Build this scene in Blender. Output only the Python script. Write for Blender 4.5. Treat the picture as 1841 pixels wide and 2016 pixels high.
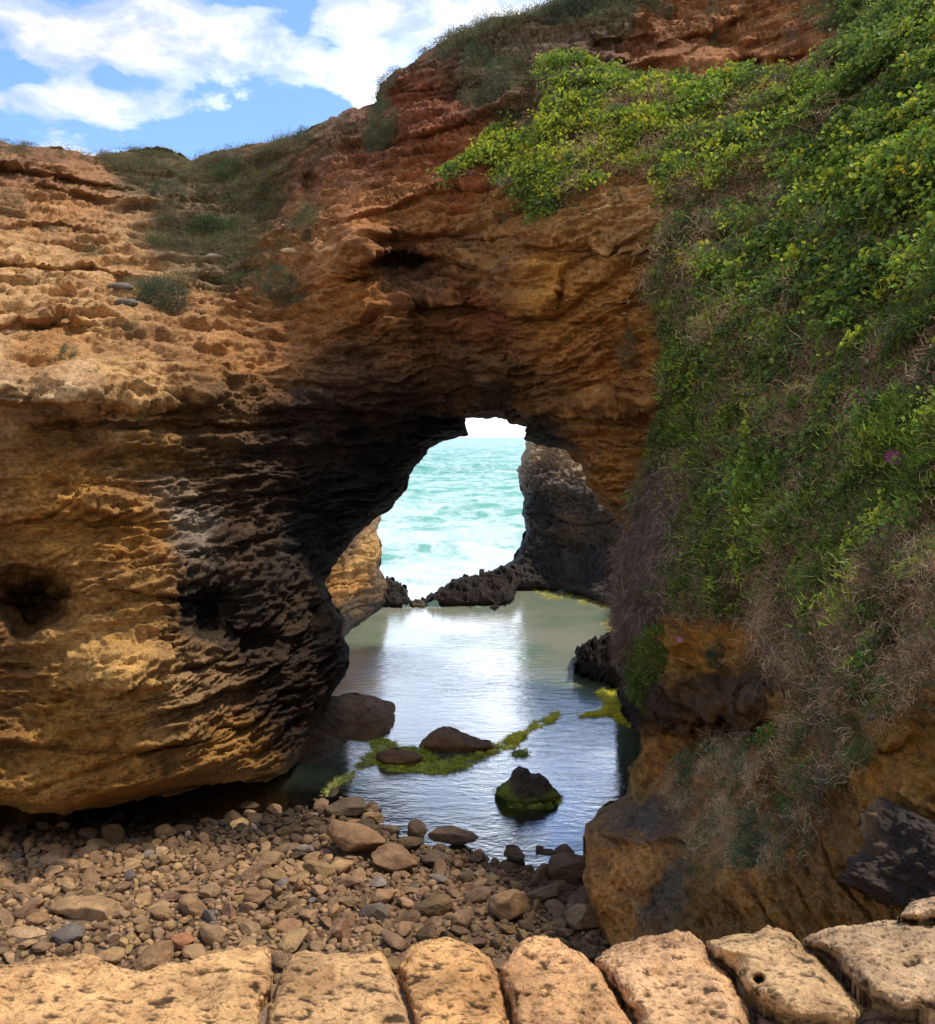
import bpy, bmesh, math, random
import numpy as np
from mathutils import Vector, Matrix, Euler

for o in list(bpy.data.objects): bpy.data.objects.remove(o)
sc = bpy.context.scene
C = sc.collection
R = math.radians

# ------------------------------------------------------------ camera
CAMZ = 6.0
FPX = 887.0                      # focal length in render pixels (935 x 1024)
PITCH = math.atan(75.0/FPX)
cam = bpy.data.cameras.new('camera'); camo = bpy.data.objects.new('camera', cam); C.objects.link(camo)
camo.location = (0, 0, CAMZ); camo.rotation_euler = (R(90)-PITCH, 0, 0)
cam.sensor_fit = 'VERTICAL'; cam.sensor_height = 24.0; cam.lens = 24.0*FPX/1024.0
cam.clip_start = 0.05; cam.clip_end = 20000
sc.camera = camo

# ------------------------------------------------------------ sun, sky, exposure
SUN_DIR = Vector((0.40, 0.13, 0.90)).normalized()      # towards the sun
sun = bpy.data.lights.new('sun', 'SUN'); suno = bpy.data.objects.new('sun', sun); C.objects.link(suno)
sun.energy = 2.4; sun.angle = R(5.0); sun.color = (1.0, 0.93, 0.82)
suno.rotation_euler = SUN_DIR.to_track_quat('Z', 'Y').to_euler(); suno.location = (10, 0, 30)
w = bpy.data.worlds.new('World'); sc.world = w; w.use_nodes = True
nt = w.node_tree; N_ = nt.nodes; L_ = nt.links
for n in list(N_): N_.remove(n)
def nd(nt, t, **kw):
    n = nt.nodes.new(t)
    for k, v in kw.items():
        if k.startswith('i_'):
            key = k[2:]
            key = int(key) if key.isdigit() else key.replace('_', ' ')
            n.inputs[key].default_value = v
        else: setattr(n, k, v)
    return n
def mth(nt, op, a, b=None, c=None, clamp=False):
    n = nt.nodes.new('ShaderNodeMath'); n.operation = op; n.use_clamp = clamp
    for i, v in enumerate((a, b, c)):
        if v is None: continue
        if hasattr(v, 'is_output'): nt.links.new(v, n.inputs[i])
        else: n.inputs[i].default_value = v
    return n.outputs[0]
def mixc(nt, f, a, b, bt='MIX'):
    n = nt.nodes.new('ShaderNodeMix'); n.data_type = 'RGBA'; n.blend_type = bt
    for i, v in ((0, f), (6, a), (7, b)):
        if hasattr(v, 'is_output'): nt.links.new(v, n.inputs[i])
        elif isinstance(v, (tuple, list)): n.inputs[i].default_value = (*v[:3], 1)
        else: n.inputs[i].default_value = v
    return n.outputs[2]
def ramp(nt, f, stops, interp='LINEAR'):
    n = nt.nodes.new('ShaderNodeValToRGB'); n.color_ramp.interpolation = interp
    e = n.color_ramp.elements
    while len(e) > 1: e.remove(e[-1])
    for i, (p, c) in enumerate(stops):
        el = e[0] if i == 0 else e.new(p)
        el.position = p; el.color = (*c, 1) if isinstance(c, (tuple, list)) else (c, c, c, 1)
    nt.links.new(f, n.inputs[0]); return n.outputs[0]
def noise(nt, vec, scale, detail=6, rough=0.55, dist=0.0):
    n = nd(nt, 'ShaderNodeTexNoise'); n.inputs['Scale'].default_value = scale
    n.inputs['Detail'].default_value = detail; n.inputs['Roughness'].default_value = rough
    n.inputs['Distortion'].default_value = dist
    if vec is not None: nt.links.new(vec, n.inputs['Vector'])
    return n.outputs[0]

sky = nd(nt, 'ShaderNodeTexSky', sky_type='NISHITA', sun_disc=False)
sky.sun_elevation = math.asin(SUN_DIR.z); sky.sun_rotation = math.atan2(SUN_DIR.x, SUN_DIR.y)
sky.air_density = 1.0; sky.dust_density = 1.0; sky.ozone_density = 1.5
geo = nd(nt, 'ShaderNodeTexCoord').outputs['Generated']
sep = nd(nt, 'ShaderNodeSeparateXYZ'); L_.new(geo, sep.inputs[0])
az = mth(nt, 'MULTIPLY', mth(nt, 'ARCTAN2', sep.outputs[0], sep.outputs[1]), 57.2958)     # degrees, 0 = out to sea
el = mth(nt, 'MULTIPLY', mth(nt, 'ARCSINE', sep.outputs[2]), 57.2958)
zc = mth(nt, 'ADD', mth(nt, 'MAXIMUM', sep.outputs[2], 0.0), 0.22)
cv = nd(nt, 'ShaderNodeCombineXYZ')
L_.new(mth(nt, 'DIVIDE', sep.outputs[0], zc), cv.inputs[0]); L_.new(mth(nt, 'DIVIDE', sep.outputs[1], zc), cv.inputs[1])
n1 = noise(nt, cv.outputs[0], 2.6, 8, 0.62, 0.15)
n2 = noise(nt, cv.outputs[0], 8.0, 9, 0.62, 0.25)
dens = mth(nt, 'ADD', mth(nt, 'MULTIPLY', n1, 0.62), mth(nt, 'MULTIPLY', n2, 0.86))
# cloud masses and blue gaps: azimuth, elevation, width, height, amount
for a, e, sa, se, k in [(-17.5, 22.0, 5.5, 2.0, .36), (-24, 21.3, 3, 1.2, .28), (-18.6, 24.8, 2.2, 1.2, .30), (-10, 21.8, 2.6, 1.2, .22), (-6.3, 24.2, 3.0, 1.2, .42), (1, 24.4, 4, 1.8, .40), (-6.2, 21.4, 1.5, .7, .25),
                        (-5.6, 19.9, 2.2, .8, .22), (-23, 18.3, 4, .8, .28), (-17.5, 18.9, 2.6, .8, .22), (-27.5, 22, 2, 1, .1), (6, 14, 16, 7.5, .30),  # last one: unseen cloud added behind the arch to whiten the pool
                        (-26, 24.7, 4, 1.1, -.40), (-13.6, 25.2, 2.4, .8, -.40), (-10.2, 24.0, .9, 1.6, -.22), (-13.4, 17.9, 3.8, 1.2, -.55), (-9.3, 19.2, 2.2, 1.0, -.42), (-26.3, 19.5, 1.6, .6, -.30), (-21.4, 20.0, .8, .7, -.22), (-15.4, 20.2, .9, .5, -.16), (-8.4, 22.7, .9, .5, -.2)]:
    da = mth(nt, 'DIVIDE', mth(nt, 'SUBTRACT', az, a), sa); de = mth(nt, 'DIVIDE', mth(nt, 'SUBTRACT', el, e), se)
    r2 = mth(nt, 'ADD', mth(nt, 'MULTIPLY', da, da), mth(nt, 'MULTIPLY', de, de))
    g = mth(nt, 'MULTIPLY', mth(nt, 'EXPONENT', mth(nt, 'MULTIPLY', r2, -1.0)), k)
    dens = mth(nt, 'ADD', dens, g)
low = mth(nt, 'EXPONENT', mth(nt, 'MULTIPLY', mth(nt, 'ABSOLUTE', el), -0.16))
dens = mth(nt, 'ADD', dens, mth(nt, 'MULTIPLY', low, 0.75))
dens = mth(nt, 'ADD', dens, mth(nt, 'MULTIPLY', mth(nt, 'MAXIMUM', mth(nt, 'MULTIPLY', sep.outputs[1], -1.0), 0.0), 0.5))  # extra cloud added out of view behind the camera to whiten the fill
mask = ramp(nt, mth(nt, 'MULTIPLY', dens, 0.5), [(0.392, 0.0), (0.465, 0.5), (0.59, 1.0)], 'EASE')
shade = ramp(nt, n2, [(0.40, (2.9, 3.15, 3.6)), (0.62, (4.5, 4.5, 4.5))])
low = mth(nt, 'EXPONENT', mth(nt, 'MULTIPLY', mth(nt, 'ABSOLUTE', el), -0.16))
ga = mth(nt, 'DIVIDE', mth(nt, 'SUBTRACT', az, 7.0), 17.0); ge = mth(nt, 'DIVIDE', mth(nt, 'SUBTRACT', el, 14.0), 7.0)
glow = mth(nt, 'EXPONENT', mth(nt, 'MULTIPLY', mth(nt, 'ADD', mth(nt, 'MULTIPLY', ga, ga), mth(nt, 'MULTIPLY', ge, ge)), -1.0))  # boost added to the cloud hidden behind the arch, brightens pool reflections
gs = nd(nt, 'ShaderNodeVectorMath', operation='SCALE'); L_.new(shade, gs.inputs[0]); L_.new(mth(nt, 'ADD', mth(nt, 'ADD', mth(nt, 'MULTIPLY', glow, 3.9), mth(nt, 'MULTIPLY', low, 0.9)), 1.0), gs.inputs['Scale']); shade = gs.outputs[0]
skyc = mixc(nt, 1.0, sky.outputs[0], (0.76, 0.92, 1.12), 'MULTIPLY')
colr = mixc(nt, mask, skyc, shade)
bg = nd(nt, 'ShaderNodeBackground'); bg.inputs['Strength'].default_value = 0.15
L_.new(colr, bg.inputs[0]); wo = nd(nt, 'ShaderNodeOutputWorld'); L_.new(bg.outputs[0], wo.inputs[0])
sc.view_settings.view_transform = 'Standard'; sc.view_settings.look = 'None'
sc.view_settings.exposure = 0.68; sc.view_settings.gamma = 1.0

# ------------------------------------------------------------ numpy noise
_rng = np.random.RandomState(7)
_perm = np.tile(_rng.permutation(256), 2)
_g = _rng.normal(size=(256, 3)); _g /= np.linalg.norm(_g, axis=1)[:, None]
def pn(p):
    """gradient noise, p (n,3) -> about -0.7..0.7"""
    i = np.floor(p).astype(np.int64); f = p-i; i &= 255
    u = f*f*f*(f*(f*6-15)+10); out = 0
    for dx in (0, 1):
        wx = u[:, 0] if dx else 1-u[:, 0]; a = _perm[(i[:, 0]+dx) & 255]
        for dy in (0, 1):
            wy = u[:, 1] if dy else 1-u[:, 1]; b = _perm[(a+i[:, 1]+dy) & 255]
            for dz in (0, 1):
                wz = u[:, 2] if dz else 1-u[:, 2]; g = _g[_perm[(b+i[:, 2]+dz) & 255]]
                out = out+wx*wy*wz*(g[:, 0]*(f[:, 0]-dx)+g[:, 1]*(f[:, 1]-dy)+g[:, 2]*(f[:, 2]-dz))
    return out
def fbm(p, o=4, gain=0.5, ridged=False):
    s = 0; a = 1.0; q = np.array(p, float)
    for _ in range(o):
        n = pn(q)
        s = s+a*((0.35-np.abs(n))*1.6 if ridged else n); a *= gain; q = q*2.03+17.3
    return s

# ------------------------------------------------------------ unprojection of photo pixels (1841 x 2016 view) to world points
SX, SY = 935/1841.0, 1024/2016.0
cp, sp_ = math.cos(PITCH), math.sin(PITCH)
def ray(X, Y):
    """direction with y = 1 for a photo pixel"""
    x = (np.asarray(X, float)*SX-467.5)/FPX; z = (512-np.asarray(Y, float)*SY)/FPX
    dy = cp+z*sp_; dz = -sp_+z*cp
    return np.stack([x/dy, np.ones_like(x), dz/dy], -1)
def at(X, Y, D):
    r = ray(X, Y)*np.asarray(D, float)[..., None]; r[..., 2] += CAMZ; return r
def atz(X, Y, z):
    r = ray(X, Y); D = (z-CAMZ)/r[..., 2]; return at(X, Y, D)
def proj(P):
    d = np.asarray(P, float)-np.array([0, 0, CAMZ])
    f = d[..., 1]*cp-d[..., 2]*sp_; zz = d[..., 1]*sp_+d[..., 2]*cp
    return (d[..., 0]/f*FPX+467.5)/SX, (512-zz/f*FPX)/SY

class TPS:
    def __init__(s, pts, lin=True):
        a = np.array(pts, float); s.x = a[:, :2]/500.0; v = a[:, 2:]; n = len(a)
        K = s.k(s.x, s.x)+np.eye(n)*0.002; Pm = np.c_[np.ones(n), s.x]
        A = np.zeros((n+3, n+3)); A[:n, :n] = K; A[:n, n:] = Pm; A[n:, :n] = Pm.T
        s.w = np.linalg.solve(A, np.r_[v, np.zeros((3, v.shape[1]))])
    def k(s, a, b):
        return np.sqrt(((a[:, None]-b[None])**2).sum(-1)+1e-4)     # biharmonic-like |r| kernel: no overshoot
    def __call__(s, X, Y):
        q = np.stack([X, Y], -1).reshape(-1, 2)/500.0; out = []
        for i in range(0, len(q), 40000):
            c = q[i:i+40000]; out.append(s.k(c, s.x)@s.w[:-3]+np.c_[np.ones(len(c)), c]@s.w[-3:])
        return np.concatenate(out).reshape(X.shape+(-1,))
def coarse(fn, X, Y, cell=8.0):
    """evaluate fn on a coarse lattice and resample bilinearly at X, Y"""
    x0, y0 = X.min()-cell, Y.min()-cell
    nx = int((X.max()-x0)/cell)+3; ny = int((Y.max()-y0)/cell)+3
    gx, gy = np.meshgrid(x0+np.arange(nx)*cell, y0+np.arange(ny)*cell)
    g = fn(gx, gy)
    fx = (X-x0)/cell; fy = (Y-y0)/cell; ix = fx.astype(int); iy = fy.astype(int); fx = (fx-ix)[..., None]; fy = (fy-iy)[..., None]
    return (g[iy, ix]*(1-fx)+g[iy, ix+1]*fx)*(1-fy)+(g[iy+1, ix]*(1-fx)+g[iy+1, ix+1]*fx)*fy
def idw(pts, power=3.0):
    a = np.array(pts, float)
    def f(X, Y):
        q = np.stack([X, Y], -1).reshape(-1, 2); out = []
        for i in range(0, len(q), 40000):
            d = ((q[i:i+40000][:, None]-a[None, :, :2])**2).sum(-1)+60.0
            wt = d**(-power/2); out.append(wt@a[:, 2:]/wt.sum(1)[:, None])
        return np.concatenate(out).reshape(X.shape+(-1,))
    return f
def fract(poly, amp, minlen, seed):
    rs = np.random.RandomState(seed); p = [np.array(q, float) for q in poly]
    out = []
    def sub(a, b):
        L = np.linalg.norm(b-a)
        if L < minlen: out.append(a); return
        n = np.array([-(b-a)[1], (b-a)[0]]); m = (a+b)/2+n*rs.uniform(-amp, amp)
        sub(a, m); sub(m, b)
    for i in range(len(p)): sub(p[i], p[(i+1) % len(p)])
    return np.array(out)
def inside(poly, xs, ys):
    m = np.zeros((len(ys), len(xs)), bool); a = poly; b = np.roll(poly, -1, 0)
    for j, y in enumerate(ys):
        c = ((a[:, 1] <= y) & (b[:, 1] > y)) | ((b[:, 1] <= y) & (a[:, 1] > y))
        if not c.any(): continue
        x = np.sort(a[c, 0]+(y-a[c, 1])*(b[c, 0]-a[c, 0])/(b[c, 1]-a[c, 1]))
        m[j] = np.searchsorted(x, xs) % 2 == 1
    return m
def inpoly(poly, X, Y):
    poly = np.array(poly, float); a = poly; b = np.roll(poly, -1, 0); r = np.zeros(X.shape, bool)
    for (ax, ay), (bx, by) in zip(a, b):
        if ay == by: continue
        r ^= ((ay <= Y) != (by <= Y)) & (X < ax+(Y-ay)*(bx-ax)/(by-ay))
    return r
def near_poly(poly, q):
    """closest point on the closed polyline for each q"""
    a = poly; d = np.roll(poly, -1, 0)-a; L = (d*d).sum(1)+1e-9; best = np.full(len(q), 1e18); res = q.copy()
    for i in range(len(a)):
        t = np.clip(((q-a[i])@d[i])/L[i], 0, 1); c = a[i]+t[:, None]*d[i]; dd = ((q-c)**2).sum(1)
        m = dd < best; best[m] = dd[m]; res[m] = c[m]
    return res, np.sqrt(best)

# ------------------------------------------------------------ mesh output
def mesh_np(name, V, F, mat, col=None, smooth=True, parent=None):
    """F: list of (k, array (m,k)) or one array"""
    if not isinstance(F, list): F = [F]
    me = bpy.data.meshes.new(name); V = np.asarray(V, np.float32)
    me.vertices.add(len(V)); me.vertices.foreach_set('co', V.ravel())
    idx = np.concatenate([f.ravel() for f in F]).astype(np.int32)
    cnt = np.concatenate([np.full(len(f), f.shape[1]) for f in F]); st = np.r_[0, np.cumsum(cnt)[:-1]].astype(np.int32)
    me.loops.add(len(idx)); me.loops.foreach_set('vertex_index', idx)
    me.polygons.add(len(cnt)); me.polygons.foreach_set('loop_start', st)
    if col is not None:
        at_ = me.color_attributes.new('Col', 'FLOAT_COLOR', 'POINT')
        c4 = np.ones((len(V), 4), np.float32); c4[:, :3] = col; at_.data.foreach_set('color', c4.ravel())
    me.update(calc_edges=True); me.validate(clean_customdata=False)
    me.polygons.foreach_set('use_smooth', np.full(len(me.polygons), smooth))
    me.materials.append(mat); o = bpy.data.objects.new(name, me); C.objects.link(o)
    if parent: o.parent = parent
    return o
def tag(o, label=None, cat=None, group=None, kind=None):
    if label: o['label'] = label
    if cat: o['category'] = cat
    if group: o['group'] = group
    if kind: o['kind'] = kind
    return o

class Sheet: pass
def sheet(name, poly, depth, step, mat, disp=None, color=None, thick=3.0, jag=0.14, seed=1, rnd=(30, 0.8), rings=4, minlen=None, snapf=1.3, fold=None):
    """solid rock body: visible face modelled over its outline, rounded at the rim, closed behind at real thickness"""
    base = np.array(poly, float)
    fp = fract(poly, jag, minlen or step*2.2, seed)
    x0, y0 = fp.min(0)-step*2; x1, y1 = fp.max(0)+step*2
    xs = np.arange(x0, x1+step, step); ys = np.arange(y0, y1+step, step)
    cin = inside(fp, xs[:-1]+step/2, ys[:-1]+step/2)
    ny, nx = len(ys), len(xs)
    vid = np.arange(ny*nx).reshape(ny, nx)
    q = np.stack([vid[:-1, :-1], vid[1:, :-1], vid[1:, 1:], vid[:-1, 1:]], -1)[cin]      # seen from the camera: counter-clockwise
    e = np.concatenate([q[:, [0, 1]], q[:, [1, 2]], q[:, [2, 3]], q[:, [3, 0]]])
    key = e[:, 0].astype(np.int64)*(ny*nx)+e[:, 1]; rkey = e[:, 1].astype(np.int64)*(ny*nx)+e[:, 0]
    be = e[~np.isin(key, rkey)]
    X, Y = np.meshgrid(xs, ys); X = X.ravel().copy(); Y = Y.ravel().copy()
    bv = np.unique(be); sn, sd = near_poly(fp, np.c_[X[bv], Y[bv]]); m = sd < step*snapf
    X[bv[m]] = sn[m, 0]; Y[bv[m]] = sn[m, 1]
    used = np.unique(q)
    D = np.zeros(ny*nx); Xf, Yf = X, Y
    D[:] = depth(Xf, Yf)
    G = at(X, Y, D).reshape(ny, nx, 3)
    edge = np.ones(ny*nx)
    if rnd:
        dist = np.full(ny*nx, 1e3); _, dd = near_poly(base, np.c_[X[used], Y[used]]); dist[used] = dd; edge = 0.35+0.65*np.clip(dist/rnd[0], 0, 1)
        D += rnd[1]*np.clip(1-dist/rnd[0], 0, 1)**2
    P = at(X, Y, D)
    gu = np.gradient(G, axis=1); gv = np.gradient(G, axis=0)
    Nn = np.cross(gu, -gv); Nn = -Nn if (Nn[ny//2, nx//2, 1] > 0) else Nn
    Nn /= np.linalg.norm(Nn, axis=-1)[..., None]+1e-12; Nn = Nn.reshape(-1, 3)
    Ng = Nn.reshape(ny, nx, 3)
    for _ in range(10 if nx > 300 else 2):
        Ng = (np.roll(Ng, 2, 0)+np.roll(Ng, -2, 0)+np.roll(Ng, 2, 1)+np.roll(Ng, -2, 1)+Ng)/5
    Nn = Ng.reshape(-1, 3); Nn = Nn/(np.linalg.norm(Nn, axis=1)[:, None]+1e-12)
    mp = np.full(ny*nx, -1); mp[used] = np.arange(len(used))
    P = P[used]; Nu = Nn[used]; X = X[used]; Y = Y[used]; D = D[used]
    if disp is not None: P = P+disp(P, Nu, X, Y)*edge[used][:, None]
    col = color(P, X, Y) if color is not None else np.full((len(P), 3), 0.3)
    F = mp[q]; be = mp[be]; nv = len(P)
    # rings from the rim backwards, then the rear face
    bv = np.unique(be); bi = np.full(nv, -1); bi[bv] = np.arange(len(bv))
    r3 = ray(X, Y)
    Vs = [P]; Fs = [F]; cols = [col]; prev = be; off = nv
    for k in range(1, rings+1):
        t = k/(rings+1.0)
        Pk = P[bv]+r3[bv]*(thick*t)
        Pk = Pk+0.05*thick/3*np.stack([pn(Pk*1.3+5), pn(Pk*1.3+9), pn(Pk*1.3+13)], -1)
        if fold is not None: Pk = Pk+fold(X[bv], Y[bv], t)
        cur = bi[be]+off
        Fs.append(np.stack([prev[:, 1], prev[:, 0], cur[:, 0], cur[:, 1]], -1)); Vs.append(Pk); cols.append(col[bv]); prev = cur; off += len(bv)
    Pb = P+r3*thick
    if fold is not None: Pb[bv] += fold(X[bv], Y[bv], 1.0)
    Fs.append(np.stack([prev[:, 1], prev[:, 0], be[:, 0]+off, be[:, 1]+off], -1))
    Vs.append(Pb); cols.append(col); Fs.append(F[:, ::-1]+off)
    o = mesh_np(name, np.concatenate(Vs), np.concatenate(Fs), mat, np.concatenate(cols))
    s = Sheet(); s.o = o; s.P = P; s.N = Nu; s.X = X; s.Y = Y; s.D = D; s.col = col
    return s
#MARK_MATERIALS
# ------------------------------------------------------------ materials
def new_mat(name):
    m = bpy.data.materials.new(name); m.use_nodes = True; nt = m.node_tree
    b = nt.nodes['Principled BSDF']; return m, nt, b
def rock_mat(name, bump=1.0, fine=1.0, rough=0.92, pits=0.5, sat=1.0, spec=0.2, scale=1.0):
    m, nt, b = new_mat(name)
    pos = nd(nt, 'ShaderNodeNewGeometry').outputs['Position']
    attr = nd(nt, 'ShaderNodeAttribute', attribute_name='Col').outputs['Color']
    mp = nd(nt, 'ShaderNodeMapping'); nt.links.new(pos, mp.inputs[0]); mp.inputs['Scale'].default_value = (1, 1, 3.2)
    mp.inputs['Rotation'].default_value = (R(6), R(-9), 0)
    strat = noise(nt, mp.outputs[0], 1.6*scale, 9, 0.66, 0.5)
    blot = noise(nt, pos, 0.9*scale, 8, 0.6, 0.3)
    fin = noise(nt, pos, 13*scale, 8, 0.7, 0.0)
    fin2 = noise(nt, pos, 45*scale, 4, 0.7, 0.0)
    vor = nd(nt, 'ShaderNodeTexVoronoi', feature='F1'); vor.inputs['Scale'].default_value = 9*scale
    dv = nd(nt, 'ShaderNodeVectorMath', operation='ADD'); nn = nd(nt, 'ShaderNodeTexNoise'); nn.inputs['Scale'].default_value = 6*scale; nt.links.new(pos, nn.inputs['Vector'])
    vs = nd(nt, 'ShaderNodeVectorMath', operation='SCALE'); vs.inputs['Scale'].default_value = 0.25/scale; nt.links.new(nn.outputs['Color'], vs.inputs[0])
    nt.links.new(pos, dv.inputs[0]); nt.links.new(vs.outputs[0], dv.inputs[1]); nt.links.new(dv.outputs[0], vor.inputs['Vector'])
    pit = ramp(nt, vor.outputs['Distance'], [(0.10, 0.0), (0.34, 1.0)])
    c = mixc(nt, 1.0, attr, ramp(nt, strat, [(0.28, (0.62, 0.55, 0.50)), (0.5, (1, 1, 1)), (0.72, (1.35, 1.30, 1.22))]), 'MULTIPLY')
    c = mixc(nt, 1.0, c, ramp(nt, blot, [(0.3, (0.74, 0.68, 0.64)), (0.5, (1, 1, 1)), (0.7, (1.2, 1.22, 1.2))]), 'MULTIPLY')
    c = mixc(nt, 0.8*fine, c, ramp(nt, fin, [(0.3, (0.45, 0.42, 0.40)), (0.5, (1, 1, 1)), (0.75, (1.5, 1.45, 1.4))]), 'MULTIPLY')
    c = mixc(nt, 0.7, c, ramp(nt, fin2, [(0.3, (0.5, 0.48, 0.46)), (0.5, (1, 1, 1)), (0.72, (1.4, 1.38, 1.35))]), 'MULTIPLY')
    c = mixc(nt, pits, c, ramp(nt, pit, [(0.0, (0.35, 0.30, 0.27)), (1.0, (1, 1, 1))]), 'MULTIPLY')
    nt.links.new(c, b.inputs['Base Color']); b.inputs['Roughness'].default_value = rough
    b.inputs['Specular IOR Level'].default_value = spec
    h = mth(nt, 'ADD', mth(nt, 'MULTIPLY', strat, 0.22/scale), mth(nt, 'MULTIPLY', fin, 0.075/scale))
    h = mth(nt, 'ADD', h, mth(nt, 'MULTIPLY', fin2, 0.02/scale)); h = mth(nt, 'ADD', h, mth(nt, 'MULTIPLY', pit, 0.05*pits/scale))
    bp = nd(nt, 'ShaderNodeBump'); bp.inputs['Strength'].default_value = 0.85*bump; bp.inputs['Distance'].default_value = 1.0
    nt.links.new(h, bp.inputs['Height']); nt.links.new(bp.outputs[0], b.inputs['Normal'])
    return m
def leaf_mat(name, trans=0.35, rough=0.5, spec=0.4):
    m, nt, b = new_mat(name)
    attr = nd(nt, 'ShaderNodeAttribute', attribute_name='Col').outputs['Color']
    pos = nd(nt, 'ShaderNodeNewGeometry').outputs['Position']
    c = mixc(nt, 1.0, attr, ramp(nt, noise(nt, pos, 7, 3), [(0.3, (0.75, 0.75, 0.75)), (0.7, (1.25, 1.25, 1.2))]), 'MULTIPLY')
    nt.links.new(c, b.inputs['Base Color']); b.inputs['Roughness'].default_value = rough; b.inputs['Specular IOR Level'].default_value = spec
    if trans > 0:
        tr = nd(nt, 'ShaderNodeBsdfTranslucent'); nt.links.new(mixc(nt, 1.0, c, (1.3, 1.4, 0.6), 'MULTIPLY'), tr.inputs[0])
        mx = nd(nt, 'ShaderNodeMixShader'); mx.inputs[0].default_value = trans
        nt.links.new(b.outputs[0], mx.inputs[1]); nt.links.new(tr.outputs[0], mx.inputs[2])
        nt.links.new(mx.outputs[0], nt.nodes['Material Output'].inputs[0])
    return m
M_cliff = rock_mat('cliff_rock'); M_black = rock_mat('tidal_rock', bump=1.3, pits=0.8, rough=0.75, spec=0.35)
M_stone = rock_mat('wall_stone', bump=0.9, pits=0.5, scale=5.0, fine=0.8); M_cobble = rock_mat('cobble', bump=0.5, pits=0.2, scale=2.2, fine=0.7, rough=0.8, spec=0.3)
M_bould = rock_mat('boulder', bump=0.8, pits=0.5, scale=1.8, rough=0.85)
M_leaf = leaf_mat('leaf', 0.35, 0.6, 0.22); M_grass = leaf_mat('grass', 0.25, 0.6, 0.3); M_dry = leaf_mat('dry_twig', 0.0, 0.9, 0.1)
M_algae = leaf_mat('algae', 0.1, 0.5, 0.4)

# ------------------------------------------------------------ displacement of rock faces
def strata(P, wl=0.55, tilt=(0.10, 0.02)):
    s = P[:, 2]-tilt[0]*P[:, 0]-tilt[1]*P[:, 1]+0.9*fbm(P*0.22+3, 3)+0.10*fbm(P*1.3, 2)
    a = np.zeros(len(P))
    for i, (f, amp) in enumerate(((1/wl, 0.55), (2.3/wl, 0.3), (5.1/wl, 0.15))):
        k = s*f; lay = np.floor(k); fr = k-lay
        h1 = np.sin(lay*127.1+i*31.7)*43758.5453; h1 -= np.floor(h1)
        edge = np.clip(fr/0.22, 0, 1); edge = edge*edge*(3-2*edge)              # undercut below, ledge above
        prof = edge*(0.55+0.45*(1-fr))
        a += amp*(prof*h1)
    return a
def cliff_disp(amt=1.0):
    def f(P, Nn, X, Y):
        vw = P-np.array([0, 0, CAMZ]); vw /= np.linalg.norm(vw, axis=1)[:, None]; fc = np.clip(np.abs((vw*Nn).sum(1))*1.7, 0.25, 1)
        rough = 0.6+1.3*np.clip(fbm(P*0.35+40, 3)+0.42, 0, 1)
        big = 0.42*fbm(P*0.42, 3)
        st = 0.58*(strata(P)-0.35)*rough*(0.35+0.65*fc)
        lump = 0.16*fbm(P*np.array([1.3, 1.3, 2.2])+11, 3, 0.55)+(0.26*fbm(P*np.array([0.9, 0.9, 4.2])+31, 3, 0.55, True)+0.13*fbm(P*np.array([2.6, 2.6, 11.])+31, 3, 0.6, True)*fc)*rough
        fine = (0.07*fbm(P*np.array([5., 5., 10.])+4, 4, 0.65)+0.10*np.clip((15-P[:, 1])/6, 0, 1)*fbm(P*np.array([6, 6, 16.])+44, 3, 0.6, True)+np.clip((13-P[:, 1])/5, 0, 1)*(0.42*fbm(P*np.array([1.8, 1.8, 3.])+14, 4, 0.6)+0.36*fbm(P*np.array([2.2, 2.2, 3.2])+64, 5, 0.62, True)))*fc**1.5
        sc_ = np.clip(P[:, 1]/14.0, 0.5, 1.2)*amt
        d = (big+st+lump+fine)*sc_
        dirn = Nn*0.55-vw*1.0; dirn /= np.linalg.norm(dirn, axis=1)[:, None]
        return dirn*d[:, None]
    return f
SAT = 1.15
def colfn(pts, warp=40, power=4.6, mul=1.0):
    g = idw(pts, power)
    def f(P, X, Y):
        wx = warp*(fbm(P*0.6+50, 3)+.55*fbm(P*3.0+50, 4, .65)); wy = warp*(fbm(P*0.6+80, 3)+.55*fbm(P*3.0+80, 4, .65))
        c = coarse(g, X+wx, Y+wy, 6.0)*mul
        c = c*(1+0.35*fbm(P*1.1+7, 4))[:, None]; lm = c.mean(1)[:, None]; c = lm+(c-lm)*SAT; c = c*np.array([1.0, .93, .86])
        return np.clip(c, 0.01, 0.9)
    return f

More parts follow.
